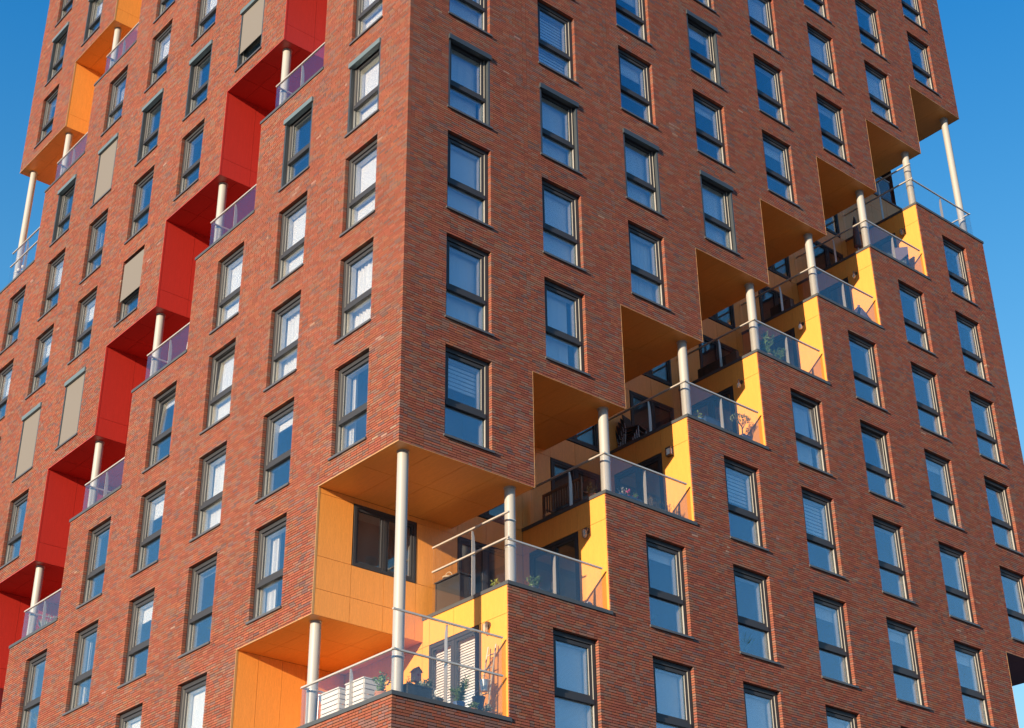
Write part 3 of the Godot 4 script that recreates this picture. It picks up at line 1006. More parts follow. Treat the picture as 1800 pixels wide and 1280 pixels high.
func leaf(m: MB, at: Vector3, dir: Vector3, ln: float, wd: float) -> void:
	var side := dir.cross(Vector3(rng.randf_range(-1, 1), rng.randf_range(-1, 1), rng.randf_range(-1, 1))).normalized() * wd
	var nn := side.cross(dir).normalized()
	var mid := at + dir * ln * 0.45
	var tip := at + dir * ln - nn * ln * 0.12
	m.tri(at, mid + side, tip, nn)
	m.tri(at, tip, mid - side, nn)

# stems with leaves; style: 0 bushy, 1 upright willow-like, 2 spiky blades, 3 wispy dry
func foliage(parent: Node3D, base: Vector3, h: float, rad: float, style: int, lm: String, count: int) -> void:
	var st := MB.new()
	var lf := MB.new()
	var stems := {0: 9, 1: 6, 2: 0, 3: 12}
	if style == 2:
		for i in count:
			var a := rng.randf() * TAU
			var out := rng.randf_range(0.1, 0.9)
			var d := Vector3(cos(a) * out, 1.0, sin(a) * out).normalized()
			leaf(lf, base, d, h * rng.randf_range(0.7, 1.0), 0.012)
	else:
		for i in stems[style]:
			var a := rng.randf() * TAU
			var spread := rad * sqrt(rng.randf())
			var top := base + Vector3(cos(a) * spread, h * rng.randf_range(0.6, 1.0), sin(a) * spread)
			var bend := base.lerp(top, 0.5) + Vector3(rng.randf_range(-0.1, 0.1) * rad, 0.05 * h, rng.randf_range(-0.1, 0.1) * rad)
			st.tube(base, bend, 0.006, 0.005, 4, false)
			st.tube(bend, top, 0.005, 0.002, 4, false)
			for q in count / stems[style]:
				var t := rng.randf_range(0.15, 1.0) if style != 1 else rng.randf_range(0.05, 1.0)
				var p := base.lerp(bend, t * 2.0) if t < 0.5 else bend.lerp(top, t * 2.0 - 1.0)
				var d := Vector3(rng.randf_range(-1, 1), rng.randf_range(-0.3, 1.0), rng.randf_range(-1, 1)).normalized()
				var ln := 0.055
				var wd := 0.016
				if style == 1:
					ln = 0.11
					wd = 0.011
				elif style == 3:
					ln = 0.035
					wd = 0.008
				if style == 0:
					p += Vector3(rng.randf_range(-1, 1), rng.randf_range(-1, 1), rng.randf_range(-1, 1)) * 0.03
				leaf(lf, p, d, ln * rng.randf_range(0.7, 1.3), wd)
		put(st, "stem", mat["bark"], parent)
	put(lf, "foliage", mat[lm], parent)

func round_pot(parent: Node3D, r: float, h: float, pm: String) -> void:
	var m := MB.new()
	m.lathe(Vector3.ZERO, [[0.0, 0.0], [r * 0.72, 0.0], [r * 0.95, h - 0.03], [r, h - 0.03], [r, h], [r * 0.88, h], [r * 0.85, h - 0.04]], 18)
	put(m, "pot", mat[pm], parent)
	var so := MB.new()
	so.lathe(Vector3.ZERO, [[r * 0.86, h - 0.035], [0.0, h - 0.03]], 18)
	put(so, "soil", mat["soil"], parent)

func trough(parent: Node3D, lx: float, h: float, lz: float, pm: String) -> void:
	var m := MB.new()
	m.box(Vector3(-lx / 2, 0, -lz / 2), Vector3(lx / 2, h, -lz / 2 + 0.015))
	m.box(Vector3(-lx / 2, 0, lz / 2 - 0.015), Vector3(lx / 2, h, lz / 2))
	m.box(Vector3(-lx / 2, 0, -lz / 2 + 0.015), Vector3(-lx / 2 + 0.015, h, lz / 2 - 0.015))
	m.box(Vector3(lx / 2 - 0.015, 0, -lz / 2 + 0.015), Vector3(lx / 2, h, lz / 2 - 0.015))
	m.box(Vector3(-lx / 2 + 0.015, 0.0, -lz / 2 + 0.015), Vector3(lx / 2 - 0.015, 0.02, lz / 2 - 0.015))
	put(m, "trough", mat[pm], parent)
	var rim := MB.new()
	bars(rim, -lx / 2 - 0.012, lx / 2 + 0.012, -lz / 2 - 0.012, lz / 2 + 0.012, 0.025, 0.025, 0.025, 0.0, 0.025)
	inst(rim.mesh(), "rim", mat[pm], parent, Transform3D(Basis(Vector3.RIGHT, -PI / 2), Vector3(0, h, 0)))
	var so := MB.new()
	so.box(Vector3(-lx / 2 + 0.016, h - 0.07, -lz / 2 + 0.016), Vector3(lx / 2 - 0.016, h - 0.03, lz / 2 - 0.016))
	put(so, "soil", mat["soil"], parent)

func potted(called: String, label: String, at: Vector3, r: float, ph: float, pm: String, h: float, rad: float, style: int, lm: String, count: int, group := "") -> Node3D:
	var t := thing(called, label, "plant", at, 0.0, group)
	round_pot(t, r, ph, pm)
	foliage(t, Vector3(0, ph - 0.04, 0), h, rad, style, lm, count)
	return t

func bucket(at: Vector3, label: String, pm: String, s := 1.0) -> void:
	var t := thing("hanging_bucket", label, "bucket", at)
	var m := MB.new()
	m.lathe(Vector3.ZERO, [[0.0, 0.0], [0.07 * s, 0.0], [0.1 * s, 0.19 * s], [0.107 * s, 0.19 * s], [0.107 * s, 0.2 * s], [0.095 * s, 0.2 * s], [0.066 * s, 0.01]], 18)
	put(m, "body", mat[pm], t)
	var h := MB.new()
	for i in 10:
		var a := PI * i / 10.0
		var b := PI * (i + 1) / 10.0
		h.tube(Vector3(cos(a) * 0.1 * s, 0.19 * s + sin(a) * 0.11 * s, 0), Vector3(cos(b) * 0.1 * s, 0.19 * s + sin(b) * 0.11 * s, 0), 0.004, 0.004, 5, false)
	put(h, "handle", mat["zinc"], t)

func wall_lamp(at: Vector3, style: int, label: String) -> void:     # fixed to a wall that faces -x; origin on the wall
	var t := thing("wall_lamp", label, "lamp", at, 0.0, "lamps beside the balcony doors")
	var m := MB.new()
	if style == 0:      # caged ship's lamp
		m.tube(Vector3(0.0, 0, 0), Vector3(-0.03, 0, 0), 0.085, 0.085, 16)
		m.tube(Vector3(-0.03, 0.02, 0), Vector3(-0.075, 0.02, 0), 0.07, 0.06, 14)
		put(m, "base", mat["lamp_metal"], t)
		var g := MB.new()
		g.lathe(Vector3(-0.1, -0.19, 0), [[0.0, 0.0], [0.035, 0.01], [0.055, 0.06], [0.055, 0.16], [0.04, 0.2], [0.0, 0.2]], 14)
		put(g, "shade", mat["lamp_glass"], t)
		for i in 6:
			var a := TAU * i / 6.0
			var c := MB.new()
			var e := Vector3(cos(a), 0, sin(a))
			c.tube(Vector3(-0.1, 0.03, 0) + e * 0.062, Vector3(-0.1, -0.15, 0) + e * 0.066, 0.005, 0.005, 5, false)
			c.tube(Vector3(-0.1, -0.15, 0) + e * 0.066, Vector3(-0.1, -0.21, 0), 0.005, 0.005, 5, false)
			put(c, "cage_bar", mat["lamp_metal"], t)
	elif style == 1:    # square box lamp
		m.box(Vector3(-0.004, -0.12, -0.10), Vector3(-0.03, 0.12, 0.10))
		m.box(Vector3(-0.03, 0.09, -0.09), Vector3(-0.11, 0.12, 0.09))
		m.box(Vector3(-0.03, -0.12, -0.09), Vector3(-0.11, -0.09, 0.09))
		for q in [-0.09, 0.075]:
			m.box(Vector3(-0.095, -0.09, q), Vector3(-0.11, 0.09, q + 0.015))
		put(m, "base", mat["lamp_metal"], t)
		var g2 := MB.new()
		g2.box(Vector3(-0.032, -0.085, -0.072), Vector3(-0.09, 0.085, 0.072))
		put(g2, "shade", mat["lamp_white"], t)
	else:               # arm with a glass bell
		m.tube(Vector3(0, 0.08, 0), Vector3(-0.025, 0.08, 0), 0.06, 0.06, 14)
		m.tube(Vector3(-0.02, 0.09, 0), Vector3(-0.12, 0.13, 0), 0.012, 0.012, 8)
		m.tube(Vector3(-0.12, 0.13, 0), Vector3(-0.13, 0.02, 0), 0.012, 0.03, 8)
		put(m, "arm", mat["lamp_metal"], t)
		var g3 := MB.new()
		g3.lathe(Vector3(-0.13, -0.14, 0), [[0.0, 0.0], [0.045, 0.012], [0.062, 0.06], [0.05, 0.13], [0.03, 0.165]], 14)
		put(g3, "shade", mat["lamp_white"] if style == 2 else mat["lamp_glass"], t)

func chair(at: Vector3, turn: float, label: String, group: String) -> Node3D:
	var t := thing("stacking_chair", label, "chair", at, turn, group)
	var s := MB.new()
	s.box(Vector3(-0.22, 0.42, -0.21), Vector3(0.22, 0.45, 0.22))
	put(s, "seat", mat["black"], t)
	var b := MB.new()
	b.xf = Transform3D(Basis(Vector3.RIGHT, -0.18), Vector3(0, 0.45, -0.21))
	b.box(Vector3(-0.21, 0.10, -0.012), Vector3(0.21, 0.46, 0.012))
	put(b, "backrest", mat["black"], t)
	for q in [[-0.2, -0.2], [0.2, -0.2], [-0.2, 0.19], [0.2, 0.19]]:
		var l := MB.new()
		l.tube(Vector3(q[0], 0.425, q[1]), Vector3(q[0] * 1.1, 0.0, q[1] * 1.12), 0.012, 0.012, 8)
		if q[1] < 0:
			l.tube(Vector3(q[0], 0.425, q[1]), Vector3(q[0], 0.62, q[1] - 0.035), 0.012, 0.012, 8)
		put(l, "leg", mat["zinc"], t)
	return t

func slat_crate(at: Vector3, label: String) -> void:
	var t := thing("slatted_crate", label, "planter", at, 0.0, "white slatted crates")
	for q in [[-0.24, -0.31], [0.2, -0.31], [-0.24, 0.27], [0.2, 0.27]]:
		var c := MB.new()
		c.box(Vector3(q[0], 0, q[1]), Vector3(q[0] + 0.04, 0.66, q[1] + 0.04))
		put(c, "leg", mat["white_paint"], t)
	for i in 5:
		var y := 0.14 + i * 0.105
		for e in [[Vector3(-0.258, y, -0.31), Vector3(-0.241, y + 0.085, 0.31)], [Vector3(0.241, y, -0.31), Vector3(0.258, y + 0.085, 0.31)], [Vector3(-0.24, y, 0.311), Vector3(0.24, y + 0.085, 0.328)], [Vector3(-0.24, y, -0.328), Vector3(0.24, y + 0.085, -0.311)]]:
			var b := MB.new()
			b.box(e[0], e[1])
			put(b, "slat", mat["white_paint"], t)
	var lid := MB.new()
	lid.box(Vector3(-0.27, 0.661, -0.335), Vector3(0.27, 0.685, 0.335))
	put(lid, "top", mat["white_paint"], t)

func bench(at: Vector3, turn: float, label: String) -> void:
	var t := thing("garden_bench", label, "bench", at, turn)
	for i in 4:
		var b := MB.new()
		b.box(Vector3(-0.7, 0.42, -0.2 + i * 0.11), Vector3(0.7, 0.445, -0.11 + i * 0.11))
		put(b, "seat_slat", mat["teak"], t)
	for i in 15:
		var b := MB.new()
		b.box(Vector3(-0.66 + i * 0.092, 0.5, -0.235), Vector3(-0.61 + i * 0.092, 0.95, -0.215))
		put(b, "back_slat", mat["teak"], t)
	var r := MB.new()
	r.box(Vector3(-0.72, 0.95, -0.25), Vector3(0.72, 1.02, -0.205))
	put(r, "top_rail", mat["teak"], t)
	for q in [-0.72, 0.67]:
		for zz in [-0.25, 0.19]:
			var l := MB.new()
			l.box(Vector3(q, 0, zz), Vector3(q + 0.05, 0.95 if zz < 0 else 0.62, zz + 0.05))
			put(l, "leg", mat["teak"], t)
		var a := MB.new()
		a.box(Vector3(q - 0.01, 0.621, -0.2), Vector3(q + 0.06, 0.65, 0.26))
		put(a, "armrest", mat["teak"], t)

func sofa(at: Vector3, turn: float, w: float, label: String, cm: String) -> void:
	var t := thing("lounge_seat", label, "sofa", at, turn)
	var b := MB.new()
	b.box(Vector3(-w / 2, 0.03, -0.36), Vector3(w / 2, 0.34, 0.36))
	put(b, "base", mat["rattan"], t)
	var bk := MB.new()
	bk.box(Vector3(-w / 2, 0.341, -0.36), Vector3(w / 2, 0.72, -0.24))
	put(bk, "backrest", mat["rattan"], t)
	for q in [-1, 1]:
		var a := MB.new()
		a.box(Vector3(q * w / 2, 0.341, -0.239), Vector3(q * (w / 2 - 0.12), 0.58, 0.36))
		put(a, "armrest", mat["rattan"], t)
	var c := MB.new()
	c.box(Vector3(-w / 2 + 0.13, 0.341, -0.23), Vector3(w / 2 - 0.13, 0.46, 0.34))
	put(c, "cushion", mat[cm], t)

func make_things() -> void:
	var z3 := -0.3
	# corner terrace
	var f := flr(0)
	var t := thing("planter_box", "black planter box of grey leaved plants at the corner pillar", "planter", Vector3(0.86, f, -0.36))
	trough(t, 0.6, 0.37, 0.25, "black")
	foliage(t, Vector3(0.18, 0.33, 0.02), 0.26, 0.18, 0, "leaf_grey", 480)
	foliage(t, Vector3(-0.14, 0.33, 0.0), 0.26, 0.12, 3, "leaf_green", 120)
	t = thing("birdhouse", "small pink wooden birdhouse on a post above the black planter", "birdhouse", Vector3(1.0, f, -0.56))
	var m := MB.new()
	m.box(Vector3(-0.015, 0, -0.015), Vector3(0.015, 0.58, 0.015))
	put(m, "post", mat["oak"], t)
	m = MB.new()
	m.box(Vector3(-0.08, 0.58, -0.07), Vector3(0.08, 0.78, 0.07))
	m.tri(Vector3(-0.08, 0.78, 0.07), Vector3(0.08, 0.78, 0.07), Vector3(0.0, 0.865, 0.07), Vector3(0, 0, 1))
	m.tri(Vector3(-0.08, 0.78, -0.07), Vector3(0.08, 0.78, -0.07), Vector3(0.0, 0.865, -0.07), Vector3(0, 0, -1))
	put(m, "body", mat["pink_wood"], t)
	for q in [-1.0, 1.0]:
		m = MB.new()
		m.xf = Transform3D(Basis(Vector3(0, 0, 1), -q * 0.815), Vector3(0, 0.872, 0))
		m.box(Vector3(0, 0.0, -0.09), Vector3(q * 0.145, 0.012, 0.09))
		put(m, "roof", mat["terracotta"], t)
	m = MB.new()
	m.tube(Vector3(0, 0.71, 0.068), Vector3(0, 0.71, 0.073), 0.026, 0.026, 12)
	put(m, "entrance", mat["rose"], t)
	potted("bowl_planter", "low black bowl of small plants right of the birdhouse", Vector3(1.32, f, -0.3), 0.15, 0.22, "black", 0.10, 0.14, 0, "leaf_grey", 90)
	potted("potted_plant", "tall willowy green plant in a blue pot before the white shutters", Vector3(1.93, f, -0.33), 0.13, 0.27, "blue_pot", 0.55, 0.19, 1, "leaf_green", 460)
	potted("potted_shrub", "low dark shrub at the foot of the shuttered door", Vector3(2.2, f, -0.24), 0.12, 0.16, "terracotta", 0.20, 0.15, 0, "leaf_green", 170, "low shrubs behind the corner glass")
	potted("potted_shrub", "low silvery shrub in front of the wooden ladder", Vector3(2.62, f, -0.24), 0.12, 0.16, "terracotta", 0.22, 0.15, 0, "leaf_grey", 200, "low shrubs behind the corner glass")
	t = thing("wooden_ladder", "short wooden ladder leaning on the yellow wall with buckets", "ladder", Vector3(2.62, f, -0.45))
	var top := Vector3(0.3, 1.72, 0)
	for q in [-0.16, 0.16]:
		m = MB.new()
		m.tube(Vector3(0, 0, q), top + Vector3(0, 0, q * 0.8), 0.02, 0.018, 8)
		put(m, "side_rail", mat["pale_wood"], t)
	for i in 5:
		var k := 0.2 + i * 0.17
		m = MB.new()
		m.tube(top * k + Vector3(0, 0, -0.155), top * k + Vector3(0, 0, 0.155), 0.014, 0.014, 8)
		put(m, "rung", mat["pale_wood"], t)
	bucket(Vector3(2.68, f + 0.67, -0.42), "zinc bucket hanging from a rung of the wooden ladder", "zinc", 1.15)
	bucket(Vector3(2.57, f + 0.27, -0.48), "dark bucket hanging low on the wooden ladder", "navy", 1.35)
	bucket(Vector3(2.89, YB - 6.12, -2.87), "small zinc bucket hung on the yellow wall behind the corner pillar", "zinc", 1.0)
	potted("potted_plant", "bushy green plant between the white crates and the corner pillar", Vector3(0.36, f, -0.86), 0.14, 0.3, "terracotta", 0.5, 0.2, 0, "leaf_green", 420)
	slat_crate(Vector3(0.42, f, -2.4), "white slatted crate nearer the thin pillar on the corner terrace")
	slat_crate(Vector3(0.42, f, -1.52), "white slatted crate nearer the tall corner pillar")
	t = thing("folded_lounger", "dark blue folded lounger behind the thin pillar of the corner terrace", "chair", Vector3(0.75, f, -3.0), 0.6)
	m = MB.new()
	m.xf = Transform3D(Basis(Vector3.RIGHT, -0.35), Vector3.ZERO)
	m.box(Vector3(-0.28, 0.03, -0.03), Vector3(0.28, 0.85, 0.05))
	put(m, "cushion", mat["navy"], t)
	m = MB.new()
	m.tube(Vector3(-0.26, 0, -0.32), Vector3(-0.26, 0.8, -0.31), 0.015, 0.015, 6)
	m.tube(Vector3(-0.26, 0.8, -0.31), Vector3(0.26, 0.8, -0.31), 0.015, 0.015, 6)
	m.tube(Vector3(0.26, 0.8, -0.31), Vector3(0.26, 0, -0.32), 0.015, 0.015, 6)
	put(m, "frame", mat["zinc"], t)
	# wall lamps
	var names := ["caged lamp by the white shuttered door of the corner terrace", "caged dark lamp on the second yellow wall up from the corner", "square white lamp on the third yellow wall up", "clear glass bell lamp on the fourth yellow wall up", "white bell lamp on the fifth yellow wall up, above the leafy plant", "clear bell lamp on the sixth yellow wall up", "caged lamp on the topmost yellow wall"]
	var styles := [0, 0, 1, 3, 2, 3, 0]
	for j in range(1, 8):
		wall_lamp(Vector3(e1(j) - 0.004, capt(j - 1) + 2.16, -0.66), styles[j - 1], names[j - 1])
	# second terrace
	f = flr(1)
	t = thing("storage_cabinet", "dark framed glass cabinet behind the twin rails", "cabinet", Vector3(3.52, f, -2.5))
	m = MB.new()
	for q in [[-0.22, -0.45], [0.19, -0.45], [-0.22, 0.42], [0.19, 0.42]]:
		m.box(Vector3(q[0], 0, q[1]), Vector3(q[0] + 0.03, 0.95, q[1] + 0.03))
	put(m, "frame", mat["frame"], t)
	m = MB.new()
	m.box(Vector3(-0.24, 0.951, -0.47), Vector3(0.24, 0.98, 0.47))
	put(m, "top", mat["frame"], t)
	m = MB.new()
	m.box(Vector3(-0.2, 0.06, -0.42), Vector3(0.18, 0.94, 0.42))
	put(m, "body", mat["black"], t)
	t = thing("wicker_basket", "pale wicker basket on top of the dark cabinet", "basket", Vector3(3.5, f + 0.981, -2.72))
	m = MB.new()
	m.lathe(Vector3.ZERO, [[0.0, 0.0], [0.1, 0.0], [0.14, 0.11], [0.15, 0.12], [0.125, 0.12], [0.09, 0.02]], 16)
	put(m, "body", mat["pale_wood"], t)
	m = MB.new()
	for i in 10:
		var a := PI * i / 10.0
		var b := PI * (i + 1) / 10.0
		m.tube(Vector3(0, 0.11 + sin(a) * 0.13, cos(a) * 0.14), Vector3(0, 0.11 + sin(b) * 0.13, cos(b) * 0.14), 0.01, 0.01, 6, false)
	put(m, "handle", mat["pale_wood"], t)
	potted("potted_herb", "small lime green plant beside the second pillar", Vector3(3.32, f, -0.8), 0.1, 0.2, "terracotta", 0.28, 0.12, 0, "leaf_lime", 90)
	t = thing("garden_speaker", "small grey lantern box by the end of the second glass railing", "lantern", Vector3(5.72, f, -0.4))
	m = MB.new()
	m.box(Vector3(-0.07, 0, -0.07), Vector3(0.07, 0.3, 0.07))
	put(m, "body", mat["plum"], t)
	m = MB.new()
	m.lathe(Vector3.ZERO, [[0.09, 0.3], [0.09, 0.315], [0.0, 0.38]], 4)
	put(m, "lid", mat["zinc"], t)
	potted("potted_plant", "leafy green plant low behind the second terrace's front glass", Vector3(4.0, f, -0.3), 0.13, 0.24, "black", 0.3, 0.18, 0, "leaf_green", 260)
	# third terrace
	f = flr(2)
	bench(Vector3(6.72, f, -2.0), PI / 2, "dark slatted wooden bench behind the third terrace's side glass")
	potted("potted_plant", "ochre leaved plant beside the third pillar", Vector3(6.3, f, -0.72), 0.12, 0.28, "terracotta", 0.34, 0.14, 0, "leaf_ochre", 120)
	t = thing("flower_trough", "trough of pink and cream flowers behind the third glass railing", "planter", Vector3(7.1, f, -0.3))
	trough(t, 0.75, 0.24, 0.22, "navy")
	foliage(t, Vector3(-0.2, 0.2, 0), 0.32, 0.15, 3, "petal_white", 80)
	foliage(t, Vector3(0.15, 0.2, 0), 0.26, 0.15, 0, "leaf_green", 140)
	var fl := MB.new()
	for i in 7:
		var c := Vector3(rng.randf_range(-0.05, 0.34), rng.randf_range(0.3, 0.46), rng.randf_range(-0.07, 0.08))
		for q in 9:
			leaf(fl, c, Vector3(rng.randf_range(-1, 1), rng.randf_range(-0.4, 1), rng.randf_range(-1, 1)).normalized(), 0.045, 0.02)
	put(fl, "flower", mat["petal_pink"], t)
	for e in [[8.0, "dry ochre grasses in a trough left of the third terrace's far end"], [8.62, "dry ochre grasses at the far end of the third glass railing"]]:
		t = thing("grass_trough", e[1], "planter", Vector3(e[0], f, -0.32), 0.0, "dry grass troughs")
		trough(t, 0.5, 0.22, 0.2, "teak")
		foliage(t, Vector3(-0.12, 0.18, 0), 0.42, 0.14, 3, "leaf_ochre", 130)
		foliage(t, Vector3(0.13, 0.18, 0), 0.36, 0.14, 3, "leaf_ochre", 110)
	# fourth terrace
	f = flr(3)
	for i in 5:
		chair(Vector3(9.72, f + i * 0.09, -2.78 + i * 0.075), 0.25, "black chair in the leaning stack on the fourth terrace, %s" % ["bottom of the stack", "second from the bottom", "middle of the stack", "second from the top", "top of the stack"][i], "stacked black chairs")
	potted("potted_plant", "small yellow green plant in a pot beside the fourth pillar", Vector3(9.9, f, -0.36), 0.11, 0.33, "blue_pot", 0.27, 0.12, 0, "leaf_lime", 80)
	t = thing("long_planter", "long empty blue planter behind the fourth glass railing", "planter", Vector3(10.42, f, -0.36))
	trough(t, 0.72, 0.42, 0.24, "navy")
	for e in [[10.92, 0.26, "taller"], [11.1, 0.22, "shorter"]]:
		t = thing("flower_pot", e[2] + " of two small dark pots at the fourth railing's middle post", "pot", Vector3(e[0], f, -0.24), 0.0, "small dark pots")
		round_pot(t, 0.08, e[1], "black")
	t = thing("olive_tree", "small olive tree in a dark square pot on the fourth terrace", "tree", Vector3(11.62, f, -0.36))
	trough(t, 0.34, 0.32, 0.3, "plum")
	m = MB.new()
	m.tube(Vector3(0, 0.28, 0), Vector3(-0.04, 0.62, 0.02), 0.022, 0.015, 7)
	for i in 7:
		var a := i * 0.9
		m.tube(Vector3(-0.04, 0.55 + 0.02 * i, 0.02), Vector3(-0.04 + cos(a) * 0.22, 0.85 + 0.05 * (i % 3), sin(a) * 0.14), 0.009, 0.004, 5, false)
	put(m, "trunk", mat["bark"], t)
	var cr := MB.new()
	for i in 420:
		var a := rng.randf() * TAU
		var r := sqrt(rng.randf())
		var p := Vector3(-0.04 + cos(a) * r * 0.33, 0.88 + rng.randf_range(-0.24, 0.24) * (1.1 - r), sin(a) * r * 0.2)
		if sin(p.x * 17.0) + sin(p.y * 15.0 + p.z * 9.0) > -0.5:
			leaf(cr, p, Vector3(rng.randf_range(-1, 1), rng.randf_range(-0.5, 1), rng.randf_range(-1, 1)).normalized(), 0.06, 0.011)
	put(cr, "crown", mat["leaf_olive"], t)
	# fifth terrace
	f = flr(4)
	potted("potted_plant", "tall leafy oleander in a wooden tub on the fifth terrace", Vector3(13.0, f, -0.38), 0.17, 0.34, "oak", 0.95, 0.26, 1, "leaf_green", 620)
	potted("potted_plant", "lower leafy plant to the right of the oleander", Vector3(13.42, f, -0.32), 0.12, 0.25, "black", 0.5, 0.2, 1, "leaf_green", 320)
	sofa(Vector3(12.95, f, -1.9), PI / 2, 1.5, "dark rattan sofa behind the fifth terrace's side glass", "plum")
	# sixth terrace
	f = flr(5)
	sofa(Vector3(15.95, f, -1.75), PI / 2, 0.8, "dark rattan armchair behind the sixth terrace's side glass", "black")
	t = thing("bean_bag", "mauve bean bag seat at the far end of the sixth glass railing", "seat", Vector3(17.85, f, -0.5))
	m = MB.new()
	m.lathe(Vector3.ZERO, [[0.0, 0.0], [0.26, 0.0], [0.34, 0.12], [0.33, 0.3], [0.24, 0.55], [0.12, 0.78], [0.05, 0.86], [0.0, 0.87]], 20)
	put(m, "body", mat["plum"], t)
	m = MB.new()
	m.tube(Vector3(0, 0.86, 0), Vector3(0.03, 0.93, 0), 0.03, 0.045, 8)
	put(m, "knot", mat["plum"], t)
	# seventh terrace
	f = flr(6)
	t = thing("closed_parasol", "closed black parasol standing on the seventh terrace", "parasol", Vector3(18.95, f, -0.95))
	m = MB.new()
	m.lathe(Vector3.ZERO, [[0.0, 0.0], [0.22, 0.0], [0.22, 0.05], [0.04, 0.08], [0.03, 0.3]], 16)
	put(m, "foot", mat["black"], t)
	m = MB.new()
	m.tube(Vector3(0, 0.08, 0), Vector3(0, 1.98, 0), 0.018, 0.018, 8)
	put(m, "pole", mat["zinc"], t)
	m = MB.new()
	m.lathe(Vector3.ZERO, [[0.05, 0.75], [0.13, 0.8], [0.12, 1.2], [0.07, 1.75], [0.02, 1.96], [0.0, 1.97]], 9)
	put(m, "canopy", mat["black"], t)
	t = thing("deck_chair", "mauve padded deck chair at the far end of the seventh railing", "chair", Vector3(20.75, f, -0.62), 0.7)
	m = MB.new()
	m.xf = Transform3D(Basis(Vector3(0, 0, 1), 0.38), Vector3(0.1, 0.3, 0))
	m.box(Vector3(-0.05, 0.0, -0.26), Vector3(0.05, 0.95, 0.26))
	put(m, "backrest", mat["plum"], t)
	m = MB.new()
	m.box(Vector3(0.02, 0.3, -0.26), Vector3(0.65, 0.4, 0.26))
	put(m, "seat", mat["plum"], t)
	for q in [[0.05, -0.22], [0.05, 0.2], [0.6, -0.22], [0.6, 0.2]]:
		m = MB.new()
		m.box(Vector3(q[0], 0, q[1]), Vector3(q[0] + 0.03, 0.3, q[1] + 0.03))
		put(m, "leg", mat["black"], t)
	for e in [[19.55, "pale spiky grass in a pot beside the seventh terrace's middle post"], [20.25, "pale spiky grass in a pot in front of the mauve deck chair"]]:
		t = thing("grass_pot", e[1], "plant", Vector3(e[0], f, -0.26), 0.0, "pale grasses in pots")
		round_pot(t, 0.14, 0.26, "navy")
		foliage(t, Vector3(-0.06, 0.23, 0), 0.24, 0.1, 2, "leaf_grey", 50)
		foliage(t, Vector3(0.06, 0.23, 0), 0.24, 0.1, 2, "leaf_grey", 50)
	potted("potted_shrub", "dark shrub on the topmost terrace beyond the glass", Vector3(23.3, capt(7) + 2.9, -3.34), 0.2, 0.3, "black", 0.4, 0.28, 0, "leaf_green", 160)
	# balconies of the sunlit side
	potted("yucca", "pale spiky yucca behind purple glass on the lowest red balcony in view", Vector3(0.36, flr(2), -17.75), 0.12, 0.28, "navy", 0.45, 0.2, 2, "leaf_grey", 60)
	potted("potted_plant", "grey leafy plant to the right of the spiky yucca", Vector3(0.34, flr(2), -17.05), 0.12, 0.25, "navy", 0.35, 0.18, 0, "leaf_grey", 120)
	t = thing("flower_box", "box of pink flowers on the second lowest red balcony in view", "planter", Vector3(0.34, flr(3), -14.2), PI / 2)
	trough(t, 0.7, 0.26, 0.2, "terracotta")
	foliage(t, Vector3(0, 0.22, 0), 0.2, 0.25, 0, "leaf_green", 100)
	fl = MB.new()
	for i in 12:
		var c := Vector3(rng.randf_range(-0.3, 0.3), rng.randf_range(0.28, 0.42), rng.randf_range(-0.08, 0.08))
		for q in 8:
			leaf(fl, c, Vector3(rng.randf_range(-1, 1), rng.randf_range(-0.4, 1), rng.randf_range(-1, 1)).normalized(), 0.045, 0.02)
	put(fl, "flower", mat["petal_pink"], t)
	t = thing("wire_chair", "white wire chair with a looped back on the middle red balcony", "chair", Vector3(0.5, flr(4), -10.35), -PI / 2)
	m = MB.new()
	for i in 12:
		var a := PI * i / 12.0
		var b := PI * (i + 1) / 12.0
		m.tube(Vector3(cos(a) * 0.2, 0.45 + sin(a) * 0.42, 0.2), Vector3(cos(b) * 0.2, 0.45 + sin(b) * 0.42, 0.2), 0.014, 0.014, 6, false)
	put(m, "backrest", mat["white_paint"], t)
	m = MB.new()
	m.tube(Vector3(0, 0.43, 0), Vector3(0, 0.46, 0), 0.22, 0.22, 18)
	put(m, "seat", mat["white_paint"], t)
	for q in [[-0.18, -0.15], [0.18, -0.15], [-0.18, 0.18], [0.18, 0.18]]:
		m = MB.new()
		m.tube(Vector3(q[0] * 0.9, 0.44, q[1] * 0.9), Vector3(q[0] * 1.15, 0, q[1] * 1.15), 0.012, 0.012, 6)
		put(m, "leg", mat["white_paint"], t)
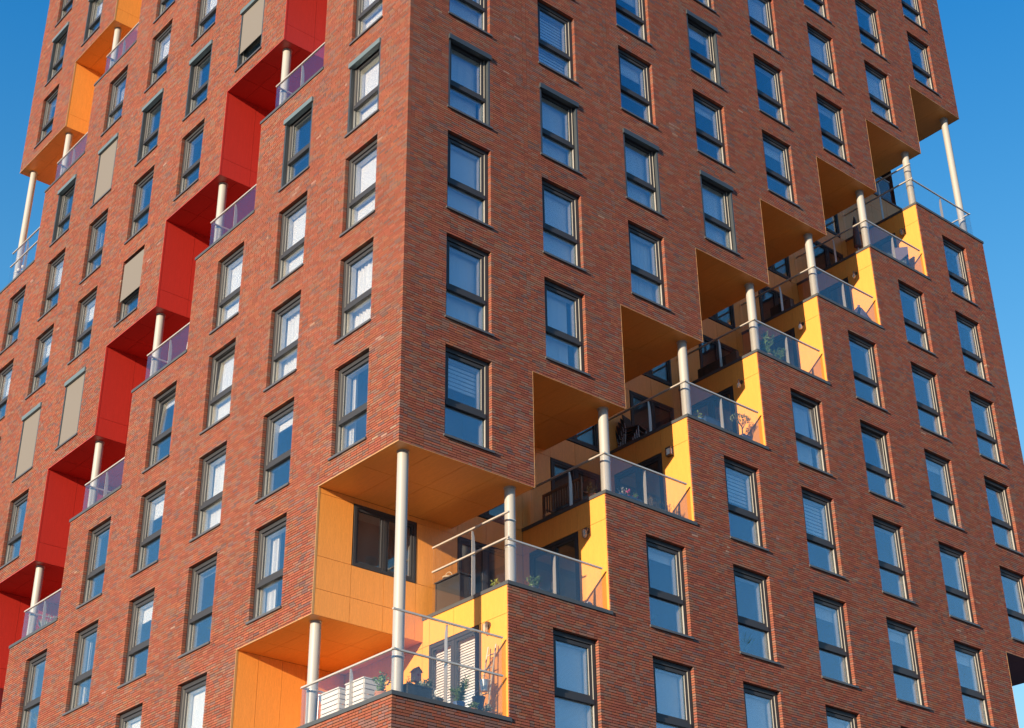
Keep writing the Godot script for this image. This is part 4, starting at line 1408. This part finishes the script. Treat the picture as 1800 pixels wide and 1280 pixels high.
	t = thing("flowering_plant", "plant with white ball flowers on the far corner terrace", "plant", Vector3(0.4, flr(7), -23.9))
	round_pot(t, 0.14, 0.3, "terracotta")
	foliage(t, Vector3(0, 0.26, 0), 0.5, 0.2, 3, "leaf_green", 120)
	for i in 6:
		m = MB.new()
		m.lathe(Vector3(rng.randf_range(-0.18, 0.18), rng.randf_range(0.4, 0.85), rng.randf_range(-0.18, 0.18)), [[0.0, -0.07], [0.05, -0.05], [0.07, 0.0], [0.05, 0.05], [0.0, 0.07]], 10)
		put(m, "flower", mat["petal_white"], t)
	# plants and things on the floor just inside windows
	var inside := [[false, 3, -1, 0, "leaf_green", 0.55, "trailing plant inside the window right of the second yellow wall"], [false, 4, -1, 2, "leaf_green", 0.75, "spiky palm inside the window two below the pink flower trough's wall"],
		[false, 6, -1, 1, "leaf_olive", 0.8, "feathery plant inside a window with a short white blind"], [true, 3, -1, 1, "leaf_lime", 0.7, "yellow green plant inside a sunlit window left of the orange wall"],
		[true, 5, -1, 2, "leaf_grey", 0.7, "spiky pale plant inside a lower window of the sunlit side"], [true, 5, 0, 0, "petal_pink", 0.5, "pink flowers inside the window beside the lowest red balconies"], [true, 6, -1, 2, "leaf_grey", 0.7, "spiky pale plant inside the lowest leftmost sunlit window"]]
	for e in inside:
		var at := place(e[0], WU + (e[1] - 1) * B + WW / 2 - 0.18, YB - 1.31 + FL * e[2] - 0.12, -0.5).origin
		potted("indoor_plant", e[6], at, 0.12, 0.22, "white_paint", e[5], 0.25, e[3], e[4], 110)
	t = thing("steel_pot", "shiny steel pot lid inside the lowest corner window of the sunlit side", "pot", place(true, WU + 0.62, YB - 1.43, -0.48).origin)
	m = MB.new()
	m.lathe(Vector3.ZERO, [[0.0, 0.0], [0.19, 0.0], [0.2, 0.3], [0.18, 0.36], [0.1, 0.41], [0.0, 0.43]], 20)
	put(m, "body", mat["zinc"], t)
	chair(place(false, WU + 0.75, YB - 1.43, -0.7).origin, 0.5, "dark chair inside the window over the corner pillar", "")
